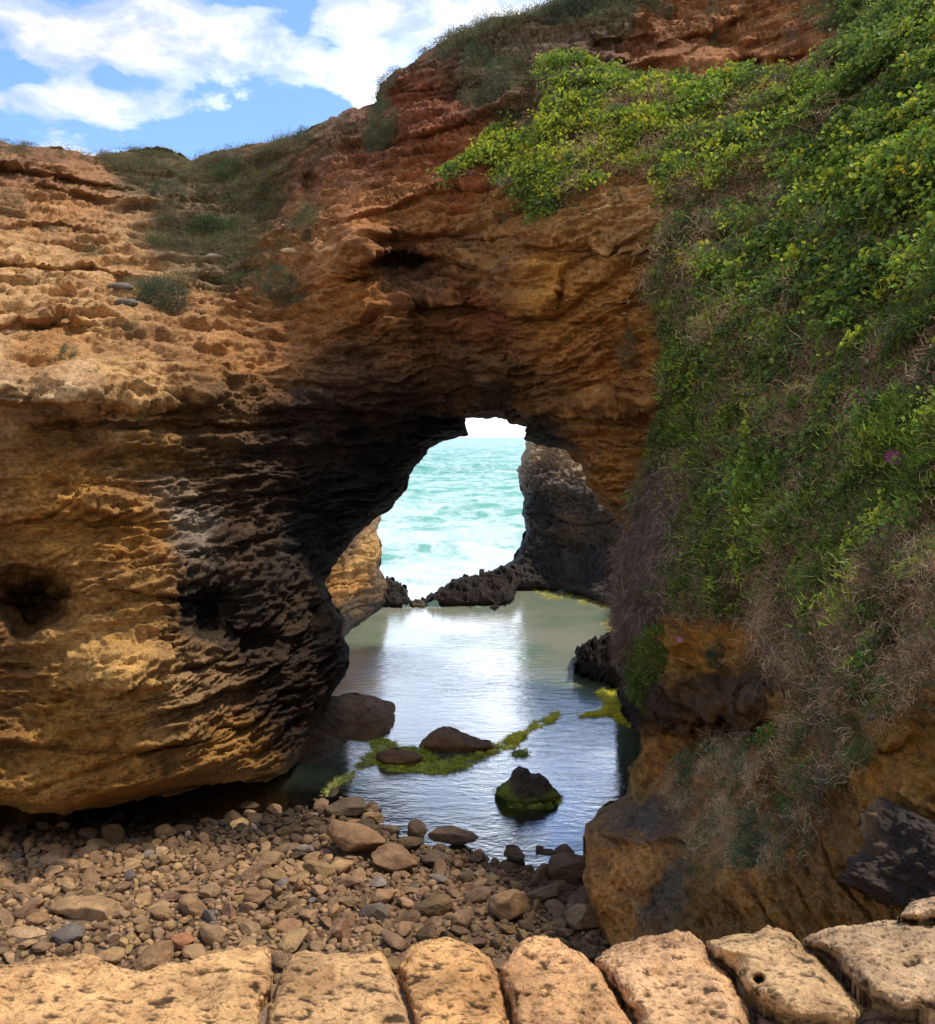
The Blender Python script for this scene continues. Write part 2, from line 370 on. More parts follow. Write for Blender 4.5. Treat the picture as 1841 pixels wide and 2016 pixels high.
# ------------------------------------------------------------ the cliff with its sea arch
skyline = [(-500, 290), (-300, 285), (0, 281), (60, 289), (130, 297), (240, 302), (345, 305), (376, 319), (400, 306), (440, 297), (500, 285), (590, 268),
           (640, 240), (690, 212), (745, 204), (752, 168), (780, 140), (850, 100), (900, 68), (975, 37), (1060, 20), (1110, 5), (1160, -10), (1300, -50), (1500, -110), (1841, -230), (2250, -350)]
right_foot = [(2250, 2060), (1900, 2060), (1500, 2010), (1215, 1990), (1196, 1880), (1180, 1840), (1164, 1795), (1150, 1730), (1160, 1685), (1155, 1628), (1178, 1602), (1215, 1580), (1237, 1562), (1246, 1530),
              (1238, 1518), (1258, 1500), (1268, 1472), (1262, 1448), (1246, 1424), (1217, 1372), (1226, 1335), (1240, 1280)]
opening = [(1240, 1200), (1246, 1130), (1238, 1062), (1215, 1022), (1182, 985), (1157, 950), (1146, 915), (1116, 886), (1090, 878), (1062, 876), (1037, 866), (1039, 838), (1010, 834), (1000, 823), (958, 823),
           (916, 822), (922, 855), (880, 866), (845, 882), (830, 902), (806, 935), (788, 975), (770, 1000), (737, 1020), (702, 1052), (660, 1108), (636, 1148), (655, 1190), (678, 1222), (668, 1250), (682, 1295),
           (676, 1335), (650, 1372), (632, 1412), (605, 1462), (585, 1500)]
lip = [(560, 1524), (480, 1540), (400, 1545), (300, 1566), (210, 1590), (130, 1606), (50, 1600), (0, 1590), (-120, 1580), (-500, 1560)]
POLY = skyline+right_foot+opening+lip
DPTS = [(-500, 283, 24), (-300, 283, 25), (0, 285, 27), (200, 300, 29), (370, 315, 31), (500, 287, 29.5), (640, 240, 27.5), (750, 205, 26), (780, 140, 25.3), (900, 70, 25), (1060, 20, 25), (1250, -40, 24.5), (1500, -120, 23), (1841, -250, 20), (2250, -350, 18),
 (0, 450, 22), (0, 600, 17.8), (200, 600, 19.5), (0, 765, 13.3), (150, 775, 13.6), (-300, 780, 12), (-500, 780, 11), (250, 450, 25), (400, 450, 26), (450, 560, 23), (550, 400, 26), (350, 700, 17.2), (600, 620, 20.5), (250, 780, 14.6), (400, 780, 15.8),
 (0, 815, 14.2), (150, 825, 14.5), (0, 950, 13.7), (200, 950, 14), (0, 1100, 13.4), (150, 1100, 13.4), (300, 1250, 12.8), (0, 1350, 12.8), (200, 1450, 12.2), (0, 1530, 12.0), (200, 1560, 12), (400, 1530, 13), (-300, 1200, 12), (-500, 1200, 11), (-500, 1560, 11),
 (350, 850, 15.3), (330, 1000, 14.6), (420, 1000, 15.8), (500, 900, 17), (450, 1150, 14.8), (550, 1150, 16), (450, 1350, 14), (600, 1350, 15.8), (550, 1450, 14.8), (650, 1250, 17.2), (665, 1330, 17), (300, 1100, 13.6), (230, 1330, 12.2),
 (600, 1000, 18.8), (700, 950, 20.2), (800, 880, 21.2), (740, 1010, 20.7), (640, 1140, 19.2), (560, 850, 18.2), (700, 840, 20.2), (900, 850, 22.2), (950, 822, 22.5), (1030, 850, 22), (600, 1080, 18.6),
 (700, 480, 18.8), (770, 530, 20.8), (760, 620, 18.8), (900, 620, 19.0), (850, 740, 19.7), (700, 740, 18.8), (1000, 700, 19.2), (1000, 780, 20.8), (850, 800, 21), (880, 540, 19.6),
 (650, 400, 22.5), (800, 400, 21.2), (640, 340, 24), (800, 250, 23.5), (950, 470, 18.8), (1000, 350, 19.7), (1100, 460, 17.4), (1200, 400, 17), (1250, 350, 17.3), (1100, 620, 18.0), (1050, 690, 18.2), (1250, 600, 17.2), (1200, 750, 17.6), (1090, 850, 18.9), (1080, 760, 18.6), (1200, 900, 17.9),
 (1250, 1000, 17.5), (1280, 850, 17.2), (1090, 874, 19.5), (1160, 950, 18.7), (1215, 1020, 18.2), (1245, 1130, 17.8), (1235, 1200, 17.8), (1230, 1340, 16.6), (1262, 1450, 15), (1240, 1540, 13), (1165, 1620, 11.2), (1155, 1730, 10.4), (1190, 1860, 9.5), (1300, 1600, 10.4), (1350, 1450, 12.3), (1300, 1300, 15), (1300, 1150, 15.6), (1290, 950, 16.6),
 (1350, 1000, 14.6), (1350, 750, 14.8), (1350, 500, 15.5), (1310, 800, 16), (1500, 500, 14.5), (1500, 750, 12.6), (1500, 1000, 11.2), (1500, 1250, 10.6), (1500, 1500, 8.9), (1450, 1750, 7.7), (1300, 1800, 8.8), (1841, 1750, 4.9), (1841, 1500, 5.6), (1841, 1200, 6.5), (1841, 900, 7.6), (1841, 600, 9.2), (1841, 300, 11.7), (1841, 50, 14.8), (1700, 100, 16.8),
 (1650, 400, 13), (1650, 900, 9.7), (1650, 1300, 8), (1650, 1600, 6.9), (2250, 1900, 3.6), (1500, 2000, 6.4), (2250, 1200, 4.8), (2250, 600, 6.6), (2250, 100, 9.5),
 (1100, 130, 20.7), (1100, 220, 19.3), (1300, 200, 18.3), (1300, 150, 20), (1500, 175, 18.2), (1500, 60, 21.7), (1300, 60, 22.6), (1690, 30, 19.5), (1560, 150, 18.8), (1500, 300, 16.5), (1300, 300, 17.2), (950, 200, 22.2), (900, 340, 20.8), (950, 120, 23.6), (1480, 130, 20.6)]
tps = TPS(DPTS)
# caves, notches and bulges: x, y, rx, ry, metres deeper (+) or nearer (-)
FEAT = [(70, 1185, 80, 60, 3.0), (400, 1200, 60, 55, 1.0), (620, 370, 36, 34, 1.3), (785, 512, 60, 26, 1.2), (1150, 140, 110, 26, 0.7), (1480, 125, 36, 20, 1.1), (1230, 95, 60, 18, .7), (1400, 90, 50, 20, .5), (1700, 860, 60, 50, .3),
        (1370, 1375, 140, 40, -0.75), (1400, 1440, 120, 26, 0.9), (230, 1310, 90, 50, -0.7), (1320, 1280, 90, 60, -0.3), (640, 1200, 40, 30, .8), (500, 1260, 60, 26, .7), (1500, 1190, 60, 46, 0.8), (850, 560, 90, 36, -.6), (1030, 560, 60, 60, -.5),
        (790, 550, 110, 40, .7), (850, 660, 50, 80, .4), (720, 680, 40, 60, .35), (960, 720, 36, 70, -.35), (930, 600, 40, 40, .4), (880, 190, 90, 30, .8), (960, 170, 60, 60, -.4), (130, 690, 80, 40, .4), (60, 660, 90, 16, .5), (290, 840, 240, 20, .5), (140, 1000, 200, 24, -.35), (1160, 500, 120, 30, .35), (1200, 790, 130, 16, -.35), (1210, 825, 130, 14, .25), (870, 475, 200, 14, .5)]
# bedding ledges: a line of photo points, strength in metres
LEDGE = [([(-400, 783), (0, 783), (150, 786), (300, 800), (450, 792)], .42), ([(615, 445), (700, 422), (800, 396), (900, 374), (1000, 372)], .40), ([(735, 290), (850, 266), (965, 222), (1050, 215)], .45), ([(770, 205), (850, 195), (960, 165)], .3),
         ([(990, 488), (1100, 476), (1200, 484), (1300, 480)], .30), ([(1140, 798), (1230, 790), (1300, 800)], .25), ([(1090, 850), (1200, 846), (1300, 868)], .18), ([(1080, 700), (1180, 712), (1300, 706)], .14), ([(-400, 960), (0, 972), (150, 985), (270, 1015)], .24),
         ([(670, 505), (760, 492), (860, 500), (960, 522), (1010, 570)], .55), ([(1190, 128), (1350, 76), (1490, 26)], .45), ([(1170, 156), (1330, 118), (1400, 86)], .35), ([(1440, 92), (1560, 66), (1700, 40)], .35), ([(1400, 150), (1500, 112), (1640, 100)], .4),
         ([(-400, 330), (0, 331), (80, 345), (150, 350), (270, 378)], .6), ([(50, 366), (150, 386), (250, 398)], .6), ([(-400, 520), (0, 520), (90, 532), (180, 522), (290, 562)], .45), ([(0, 450), (120, 440), (220, 470)], .4), ([(-300, 620), (0, 610), (120, 625), (240, 610)], .25),
         ([(300, 986), (420, 976), (560, 958), (720, 930)], .22), ([(320, 1094), (450, 1070), (570, 1036)], .25), ([(480, 800), (620, 792), (760, 800), (900, 806), (1040, 800)], .28), ([(540, 880), (680, 868), (820, 862)], .2), ([(-400, 1440), (0, 1450), (200, 1470), (420, 1440)], .18),
         ([(200, 1150), (330, 1170), (420, 1150)], .2), ([(360, 1300), (460, 1310), (580, 1290)], .22), ([(150, 1340), (240, 1352), (330, 1330)], .3), ([(1170, 1640), (1260, 1660), (1400, 1640)], .12), ([(1220, 1560), (1330, 1540), (1450, 1550)], .12), ([(1235, 1436), (1330, 1446), (1430, 1446), (1530, 1400)], .55), ([(1250, 1346), (1340, 1352), (1440, 1346), (1540, 1372)], -.25), ([(1560, 1540), (1700, 1500), (1841, 1450)], .15)]
def depth(X, Y):
    D = coarse(lambda a, b: tps(a, b), X, Y, 10.0)[..., 0]
    qw = np.stack([X/70, Y/50, 0*X], -1); wx = 26*pn(qw+3)+12*pn(qw*2.7); wy = 20*pn(qw+33)+9*pn(qw*2.7+8)
    for x, y, rx, ry, k in FEAT:
        r = ((X+wx-x)/rx)**2+((Y+wy-y)/ry)**2; m = r < 9
        D[m] += k*np.exp(-(r[m]**2.2))
    for line, a in LEDGE:
        l = np.array(line, float); m = (X > l[0, 0]) & (X < l[-1, 0]); x = X[m]; q = np.stack([x/60, x*0+l[0, 1], x*0], -1)
        dy = Y[m]-np.interp(x, l[:, 0], l[:, 1])-14*pn(q*.5)-3*pn(q*2.1); k = np.minimum(np.clip((x-l[0, 0])/40, 0, 1), np.clip((l[-1, 0]-x)/40, 0, 1))*(0.75+0.9*pn(q*1.6+7))
        D[m] += a*k*np.where(dy < 0, -np.exp(np.minimum(dy, 0)/26), -1+2*np.clip(dy/10, 0, 1))*np.where(dy < 0, 1, np.exp(-np.clip(dy, 0, None)/30))
    return np.maximum(D, 3.0)
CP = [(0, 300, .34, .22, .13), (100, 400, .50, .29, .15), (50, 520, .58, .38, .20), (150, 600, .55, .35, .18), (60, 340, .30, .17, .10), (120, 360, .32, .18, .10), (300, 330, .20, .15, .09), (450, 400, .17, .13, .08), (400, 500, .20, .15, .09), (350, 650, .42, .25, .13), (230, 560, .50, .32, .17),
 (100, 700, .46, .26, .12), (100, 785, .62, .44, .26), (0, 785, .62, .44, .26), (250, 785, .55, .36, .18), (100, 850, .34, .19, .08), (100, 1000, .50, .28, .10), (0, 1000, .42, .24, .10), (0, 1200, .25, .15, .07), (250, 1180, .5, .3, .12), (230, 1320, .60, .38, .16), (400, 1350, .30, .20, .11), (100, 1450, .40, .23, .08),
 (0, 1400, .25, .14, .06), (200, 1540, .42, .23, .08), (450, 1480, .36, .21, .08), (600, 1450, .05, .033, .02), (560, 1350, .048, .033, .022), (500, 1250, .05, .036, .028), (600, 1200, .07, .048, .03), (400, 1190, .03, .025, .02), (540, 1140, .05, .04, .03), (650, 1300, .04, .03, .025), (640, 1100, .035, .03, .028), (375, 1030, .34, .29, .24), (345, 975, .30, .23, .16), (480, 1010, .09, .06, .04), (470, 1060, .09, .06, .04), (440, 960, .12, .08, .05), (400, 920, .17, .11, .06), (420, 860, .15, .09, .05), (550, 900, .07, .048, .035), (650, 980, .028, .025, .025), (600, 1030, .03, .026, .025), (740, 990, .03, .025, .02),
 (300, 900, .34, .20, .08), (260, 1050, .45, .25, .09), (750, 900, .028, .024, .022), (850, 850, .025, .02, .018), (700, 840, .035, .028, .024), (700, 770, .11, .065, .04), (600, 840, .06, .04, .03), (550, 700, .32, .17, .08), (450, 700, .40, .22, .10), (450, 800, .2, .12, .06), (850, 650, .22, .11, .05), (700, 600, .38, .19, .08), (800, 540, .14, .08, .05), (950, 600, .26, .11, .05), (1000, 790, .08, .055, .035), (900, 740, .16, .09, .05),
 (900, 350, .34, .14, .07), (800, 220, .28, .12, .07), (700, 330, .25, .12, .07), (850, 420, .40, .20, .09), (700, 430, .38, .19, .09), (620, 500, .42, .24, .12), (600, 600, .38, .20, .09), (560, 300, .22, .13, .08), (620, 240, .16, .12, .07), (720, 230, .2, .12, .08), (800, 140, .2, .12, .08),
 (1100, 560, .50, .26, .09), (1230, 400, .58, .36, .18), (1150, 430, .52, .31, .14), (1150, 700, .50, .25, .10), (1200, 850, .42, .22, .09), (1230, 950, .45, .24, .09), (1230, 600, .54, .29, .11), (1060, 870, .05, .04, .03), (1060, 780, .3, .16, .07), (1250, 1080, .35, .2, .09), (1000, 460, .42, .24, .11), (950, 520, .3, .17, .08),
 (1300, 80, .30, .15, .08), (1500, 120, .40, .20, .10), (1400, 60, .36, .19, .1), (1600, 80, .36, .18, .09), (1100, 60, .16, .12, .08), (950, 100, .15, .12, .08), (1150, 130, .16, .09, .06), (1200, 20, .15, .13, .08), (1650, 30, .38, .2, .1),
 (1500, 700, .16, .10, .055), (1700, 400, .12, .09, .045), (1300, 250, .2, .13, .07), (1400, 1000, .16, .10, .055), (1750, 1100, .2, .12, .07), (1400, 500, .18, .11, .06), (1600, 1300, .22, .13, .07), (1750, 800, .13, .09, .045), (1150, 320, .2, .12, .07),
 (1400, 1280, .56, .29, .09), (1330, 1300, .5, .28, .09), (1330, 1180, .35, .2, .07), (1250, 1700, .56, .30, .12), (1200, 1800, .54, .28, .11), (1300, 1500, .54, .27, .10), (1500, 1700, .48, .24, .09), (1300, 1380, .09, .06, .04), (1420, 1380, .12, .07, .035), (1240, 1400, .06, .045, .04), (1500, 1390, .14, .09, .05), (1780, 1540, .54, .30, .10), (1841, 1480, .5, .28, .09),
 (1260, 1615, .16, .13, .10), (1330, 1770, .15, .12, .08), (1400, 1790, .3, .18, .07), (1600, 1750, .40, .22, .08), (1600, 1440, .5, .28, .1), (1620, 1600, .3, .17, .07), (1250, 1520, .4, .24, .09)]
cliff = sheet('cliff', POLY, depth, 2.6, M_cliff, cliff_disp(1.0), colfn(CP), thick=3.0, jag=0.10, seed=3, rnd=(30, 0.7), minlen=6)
tag(cliff.o, 'ochre and red sandstone cliff pierced by a sea arch above the rock pool', 'cliff', kind='structure')
#MARK_REST
# ------------------------------------------------------------ beach and pool bed (one sheet, passes under the water)
shore_px = [(200, 1640), (430, 1625), (560, 1608), (640, 1598), (735, 1588), (758, 1645), (820, 1662), (900, 1674), (1000, 1706), (1090, 1726), (1175, 1722)]
shp = np.array([atz(x, y, 0.0) for x, y in shore_px]); shp = shp[np.argsort(shp[:, 0])]
def ground(x, y):
    ys = np.interp(x, shp[:, 0], shp[:, 1]); d = ys-y
    P = np.stack([x, y, 0*x], -1).reshape(-1, 3)
    n = (0.10*fbm(P*0.7, 3)+0.05*fbm(P*2.3, 3)).reshape(x.shape)
    up = np.clip(d, 0, 4)*0.12+np.clip(-x-1.5, 0, 8)*0.03*np.clip(d, 0, 1)
    dn = -np.clip(-d, 0, 3.0)*0.16
    h = np.where(d > 0, up, dn)+n*np.clip(0.3+np.abs(d)*0.4, 0, 1)
    far = np.clip((y-33.5)/2.0, 0, 1); return h-far*1.6
gx, gy = np.meshgrid(np.arange(-22, 18, 0.15), np.r_[np.arange(-26, 8, 0.5), np.arange(8, 24, 0.12), np.arange(24, 44, 0.4)])
gz = ground(gx, gy); V = np.stack([gx, gy, gz], -1).reshape(-1, 3); ny, nx = gx.shape; ii = np.arange(ny*nx).reshape(ny, nx)
F = np.stack([ii[:-1, :-1], ii[:-1, 1:], ii[1:, 1:], ii[1:, :-1]], -1).reshape(-1, 4)
t = np.clip((V[:, 2]+0.05)/0.12, 0, 1)[:, None]; deep = np.clip(-V[:, 2]/0.45, 0, 1)[:, None]
bedc = np.array([.36, .31, .15])*(1-deep)+np.array([.26, .34, .20])*deep
lt = np.clip((V[:, 1:2]-15)/6, 0, 1)
bedc = bedc*(1-lt)+(np.array([.48, .47, .32])*(1-deep)+np.array([.32, .42, .27])*deep)*lt
colg = bedc*(1-t)+np.array([.13, .085, .05])*t
gu, gv = proj(V); weed_shade = (np.clip((700-gu)/100, 0, 1)*np.clip((1710-gv)/60, 0, 1))[:, None]; colg = colg*(1-.8*weed_shade*t)  # weed debris and overhang shade, both painted dark into the ground colour
M_bed = rock_mat('beach_gravel', bump=0.6, pits=0.5, scale=1.5)
g = mesh_np('beach', V, F, M_bed, colg); tag(g, kind='structure')
# ------------------------------------------------------------ water
def water_mat():
    m, nt, b = new_mat('pool_water'); nt.nodes.remove(b)
    pos = nd(nt, 'ShaderNodeNewGeometry').outputs['Position']
    mp = nd(nt, 'ShaderNodeMapping'); mp.inputs['Rotation'].default_value = (0, 0, R(-14)); mp.inputs['Scale'].default_value = (0.6, 1.5, 1); nt.links.new(pos, mp.inputs[0])
    h = mth(nt, 'ADD', mth(nt, 'MULTIPLY', noise(nt, mp.outputs[0], 3.2, 5, 0.55, 0.6), 0.045), mth(nt, 'MULTIPLY', noise(nt, mp.outputs[0], 14, 3, 0.5, 0.4), 0.0110))
    calm = ramp(nt, noise(nt, pos, 0.30, 3, 0.5), [(0.36, 0.25), (0.62, 1.0)])
    bp = nd(nt, 'ShaderNodeBump'); bp.inputs['Distance'].default_value = 1.0; nt.links.new(mth(nt, 'MULTIPLY', calm, 0.5), bp.inputs['Strength']); nt.links.new(h, bp.inputs['Height'])
    gl = nd(nt, 'ShaderNodeBsdfGlossy'); gl.inputs['Roughness'].default_value = 0.12; gl.inputs['Color'].default_value = (0.95, 0.97, 1, 1); nt.links.new(bp.outputs[0], gl.inputs['Normal'])
    tr = nd(nt, 'ShaderNodeBsdfTransparent'); tr.inputs['Color'].default_value = (0.84, 0.92, 0.82, 1)
    df = nd(nt, 'ShaderNodeBsdfDiffuse'); sy = nd(nt, 'ShaderNodeSeparateXYZ'); nt.links.new(pos, sy.inputs[0])
    nt.links.new(mixc(nt, ramp(nt, noise(nt, pos, 0.22, 3, 0.5), [(0.4, 0.0), (0.6, 1.0)]), (0.24, 0.34, 0.20), (0.48, 0.46, 0.32)), df.inputs[0])
    m0 = nd(nt, 'ShaderNodeMixShader'); nt.links.new(mth(nt, 'MULTIPLY', mth(nt, 'DIVIDE', mth(nt, 'SUBTRACT', sy.outputs[1], 14.5), 4.5, clamp=True), 0.62), m0.inputs[0]); nt.links.new(tr.outputs[0], m0.inputs[1]); nt.links.new(df.outputs[0], m0.inputs[2])
    fr = nd(nt, 'ShaderNodeFresnel'); fr.inputs['IOR'].default_value = 4.8; nt.links.new(bp.outputs[0], fr.inputs['Normal'])
    mx = nd(nt, 'ShaderNodeMixShader'); nt.links.new(fr.outputs[0], mx.inputs[0]); nt.links.new(m0.outputs[0], mx.inputs[1]); nt.links.new(gl.outputs[0], mx.inputs[2])
    nt.links.new(mx.outputs[0], nt.nodes['Material Output'].inputs[0]); return m
gx, gy = np.meshgrid(np.linspace(-15, 14, 60), np.linspace(8, 35.6, 60)); V = np.stack([gx, gy, 0*gx], -1).reshape(-1, 3); ii = np.arange(3600).reshape(60, 60)
F = np.stack([ii[:-1, :-1], ii[:-1, 1:], ii[1:, 1:], ii[1:, :-1]], -1).reshape(-1, 4)
pw = mesh_np('pool_water', V, F, water_mat()); tag(pw, kind='structure')
# sea
def sea_mat():
    m, nt, b = new_mat('sea_water')
    pos = nd(nt, 'ShaderNodeNewGeometry').outputs['Position']
    attr = nd(nt, 'ShaderNodeAttribute', attribute_name='Col').outputs['Color']
    sp = nd(nt, 'ShaderNodeSeparateXYZ'); nt.links.new(pos, sp.inputs[0])
    n1 = noise(nt, pos, 0.16, 8, 0.68, 0.8); n2 = noise(nt, pos, 0.55, 7, 0.7, 0.5); n3 = noise(nt, pos, 0.03, 4, 0.5, 0.3)
    nearf = mth(nt, 'MULTIPLY', mth(nt, 'EXPONENT', mth(nt, 'MULTIPLY', mth(nt, 'SUBTRACT', sp.outputs[1], 35.0), -0.026)), 0.10)
    f = mth(nt, 'ADD', mth(nt, 'ADD', mth(nt, 'MULTIPLY', n1, 0.55), mth(nt, 'MULTIPLY', n2, 0.45)), nearf)
    foam = ramp(nt, f, [(0.47, 0.0), (0.52, 0.55), (0.60, 1.0)])
    foam = mth(nt, 'MULTIPLY', foam, mth(nt, 'ADD', 0.55, mth(nt, 'MULTIPLY', nearf, 4.0), clamp=True))
    base = mixc(nt, ramp(nt, n3, [(0.35, 0.0), (0.6, 1.0)]), (0.10, 0.33, 0.25), (0.20, 0.44, 0.35))
    far = ramp(nt, mth(nt, 'DIVIDE', sp.outputs[1], 900.0), [(0.1, 0.0), (1.0, 1.0)])
    base = mixc(nt, far, base, (0.20, 0.40, 0.40))
    c = mixc(nt, foam, base, (0.74, 0.81, 0.77))
    nt.links.new(c, b.inputs['Base Color']); b.inputs['Roughness'].default_value = 0.5; b.inputs['IOR'].default_value = 1.33; b.inputs['Specular IOR Level'].default_value = 0.12
    bp = nd(nt, 'ShaderNodeBump'); bp.inputs['Distance'].default_value = 1.0; bp.inputs['Strength'].default_value = 0.5
    nt.links.new(mth(nt, 'MULTIPLY', n2, 0.6), bp.inputs['Height']); nt.links.new(bp.outputs[0], b.inputs['Normal']); return m
yy = 34.0*np.exp(np.linspace(0, math.log(9000/34.0), 900)); tx = np.linspace(-1.2, 1.2, 420); tx = np.sign(tx)*np.abs(tx)**1.5
gx = tx[None]*yy[:, None]; gy = np.repeat(yy[:, None], 420, 1)
P = np.stack([gx, gy, 0*gx], -1).reshape(-1, 3)
amp = np.clip(1-(gy.ravel()-300)/600, 0, 1)
crest = 0.9*np.clip(fbm(P*np.array([.03, .11, 0])+3, 3)*1.6, -.3, 1)+0.45*fbm(P*np.array([.14, .42, 0])+9, 5, .6)+0.6*np.exp(-((gy.ravel()-64-2.5*np.sin(gx.ravel()*.15))/2.0)**2)*np.exp(-((gx.ravel()-2)/7.0)**2)
P[:, 2] = -0.9+crest*amp; ii = np.arange(P.shape[0]).reshape(gx.shape)
F = np.stack([ii[:-1, :-1], ii[:-1, 1:], ii[1:, 1:], ii[1:, :-1]], -1).reshape(-1, 4)
sea = mesh_np('sea', P, F, sea_mat(), np.ones((len(P), 3))); tag(sea, kind='structure')

# ------------------------------------------------------------ rocks seen through the arch and in the pool (closed bodies)
def lin_depth(pts):
    t_ = TPS(pts)
    return lambda X, Y: coarse(lambda a, b: t_(a, b), X, Y, 6.0)[..., 0]
def dbase(x, y, z=0.0): return float((z-CAMZ)/ray(x, y)[2])
def small_disp(a=0.10, f=1.6, ridg=0.5, st=0.0):
    def g_(P, Nn, X, Y):
        d = a*(fbm(P*f+21, 5, 0.6)*(1-ridg)+ridg*(fbm(P*f*1.4+3, 4, 0.6, True)-0.3))
        if st: d = d+st*(strata(P, 0.4)-0.35)
        return Nn*d[:, None]
    return g_
farcol = colfn([(1060, 890, .60, .47, .33), (1120, 905, .52, .40, .27), (1180, 940, .4, .3, .2), (1080, 935, .16, .13, .11), (1060, 1000, .055, .056, .053), (1150, 980, .10, .085, .065), (1190, 1040, .12, .095, .07), (1130, 1040, .18, .14, .10), (1080, 1090, .055, .05, .05), (1180, 1100, .06, .055, .055), (1230, 1150, .06, .055, .05), (1030, 1140, .055, .05, .045), (1150, 1085, .1, .09, .08)], 25)
fr_ = sheet('headland', [(1039, 862), (1037, 868), (1028, 905), (1019, 928), (1024, 955), (1033, 985), (1028, 1012), (1038, 1045), (1026, 1075), (1010, 1104), (985, 1120), (975, 1150), (1005, 1166), (1060, 1168), (1150, 1178), (1200, 1198), (1262, 1222), (1420, 1240), (1420, 868), (1200, 860)],
     lin_depth([(1030, 800, 39), (1040, 900, 38), (1030, 1050, 36.5), (1000, 1150, 34.5), (1100, 1160, 34), (1200, 1185, 31), (1300, 1210, 30), (1100, 1000, 36), (1200, 1000, 33.5), (1420, 800, 33), (1420, 1200, 29), (1150, 1080, 34.5), (1200, 900, 36)]),
     1.7, M_black, lambda P, Nn, X, Y: (small_disp(0.5, 0.7, 0.4)(P, Nn, X, Y)+Nn*(0.55*(strata(P, 0.9, (.02, 0))-0.35)*np.clip((P[:, 2]-1.2)/1.5, 0.2, 1))[:, None]+Nn*(0.16*fbm(P*4, 3, .6, True))[:, None]), farcol, thick=4, jag=0.13, seed=11, rnd=(16, 1.0))
tag(fr_.o, 'dark layered headland with a pale top seen through the arch', 'headland', kind='structure')
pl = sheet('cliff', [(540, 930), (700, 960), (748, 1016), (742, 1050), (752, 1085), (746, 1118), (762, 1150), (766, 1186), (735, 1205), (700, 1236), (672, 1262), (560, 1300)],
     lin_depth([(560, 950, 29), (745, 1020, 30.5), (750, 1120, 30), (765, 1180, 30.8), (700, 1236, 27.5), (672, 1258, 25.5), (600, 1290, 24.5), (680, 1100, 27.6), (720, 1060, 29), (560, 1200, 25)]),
     1.7, M_cliff, small_disp(0.32, 0.9, 0.5, 0.25), colfn([(740, 1030, .36, .27, .18), (730, 1070, .62, .42, .2), (715, 1090, .60, .38, .17), (700, 1140, .54, .31, .13), (670, 1160, .5, .28, .12), (690, 1195, .12, .09, .06), (740, 1160, .2, .14, .09), (755, 1120, .2, .15, .1), (680, 1230, .05, .04, .035), (750, 1190, .05, .045, .04), (690, 1070, .2, .14, .1)], 12), thick=3, jag=0.13, seed=12, rnd=(14, .6))  # rock colour raised so the foot looks sunlit
tag(pl.o, 'sunlit golden cliff foot just beyond the left side of the arch', 'cliff', kind='structure')
M_ridge = rock_mat('wet_black_rock', bump=1.4, pits=0.9, rough=0.7, spec=0.2, scale=1.4)
def stand(name, poly, label, cat, colr_, lean=0.012, zb=0.0, step=1.7, a=0.12, f=2.2, ridg=0.5, mat=None, jag=0.14, thick=1.2, rnd=(14, 0.5), seed=5, group=None, power=4, warp=6, minlen=None):
    """a rock whose foot stands on the water or beach: the foot line fixes its distance"""
    yb = max(p[1] for p in poly); xm = np.mean([p[0] for p in poly])
    D0 = dbase(xm, yb, zb)
    def dep(X, Y): return D0+np.clip(yb-Y, -5, 999)*lean*D0/17.0
    s = sheet(name, poly, dep, step, mat or M_ridge, small_disp(a, f, ridg), colfn(colr_, warp, power), thick=thick, jag=jag, seed=seed, rnd=rnd, minlen=minlen)
    tag(s.o, label, cat, group); return s
blk = [(0, 0, .042, .034, .028), (3000, 3000, .048, .038, .03)]
stand('rock_ridge', [(822, 1196), (838, 1180), (850, 1168), (868, 1158), (884, 1150), (905, 1138), (925, 1137), (945, 1124), (965, 1126), (985, 1114), (1012, 1122), (1022, 1146), (1012, 1166), (1014, 1178), (1000, 1192), (950, 1195), (880, 1198)],
      'low spiky black rock ridge closing the far side of the pool against the sea', 'rock', blk, 0.02, a=0.5, f=1.6, ridg=0.7, jag=0.30, thick=1.8, rnd=(12, .7), seed=21)
stand('rock_ridge', [(730, 1196), (738, 1150), (748, 1134), (764, 1137), (778, 1146), (792, 1152), (804, 1166), (812, 1186), (820, 1194), (790, 1200)],
      'small jagged black rock at the far left of the pool beside the golden cliff foot', 'rock', blk, 0.02, a=0.4, f=1.8, ridg=0.7, jag=0.30, thick=1.5, rnd=(10, .6), seed=22)
stand('rock', [(806, 1190), (818, 1180), (832, 1182), (842, 1190), (838, 1198), (812, 1198)], 'little wet rock in the gap between the two black ridges where foam shows', 'rock', [(0, 0, .14, .11, .08), (1, 1, .1, .08, .06)], 0.02, a=0.2, seed=23, rnd=(6, .3))
stand('rock', [(1128, 1312), (1132, 1292), (1146, 1277), (1166, 1267), (1200, 1260), (1250, 1254), (1280, 1262), (1280, 1372), (1216, 1366), (1196, 1352), (1172, 1346), (1144, 1332)],
      'black pitted rock at the right edge of the pool beneath the hanging dead roots', 'rock', [(0, 0, .03, .025, .02), (1, 1, .03, .025, .02)], 0.02, a=0.75, f=2.0, ridg=0.8, jag=0.3, thick=1.2, rnd=(16, .6), seed=24)
stand('rock', [(1183, 1178), (1188, 1152), (1205, 1140), (1235, 1133), (1290, 1133), (1290, 1206), (1240, 1204), (1204, 1192)],
      'dark brown flat topped rock between the headland and the right foot of the arch', 'rock', [(1200, 1145, .26, .18, .12), (1240, 1142, .2, .15, .1), (1230, 1180, .06, .05, .045), (1200, 1190, .06, .05, .04)], 0.02, a=0.35, f=1.3, ridg=0.5, jag=0.2, thick=1.5, rnd=(12, .5), seed=25)
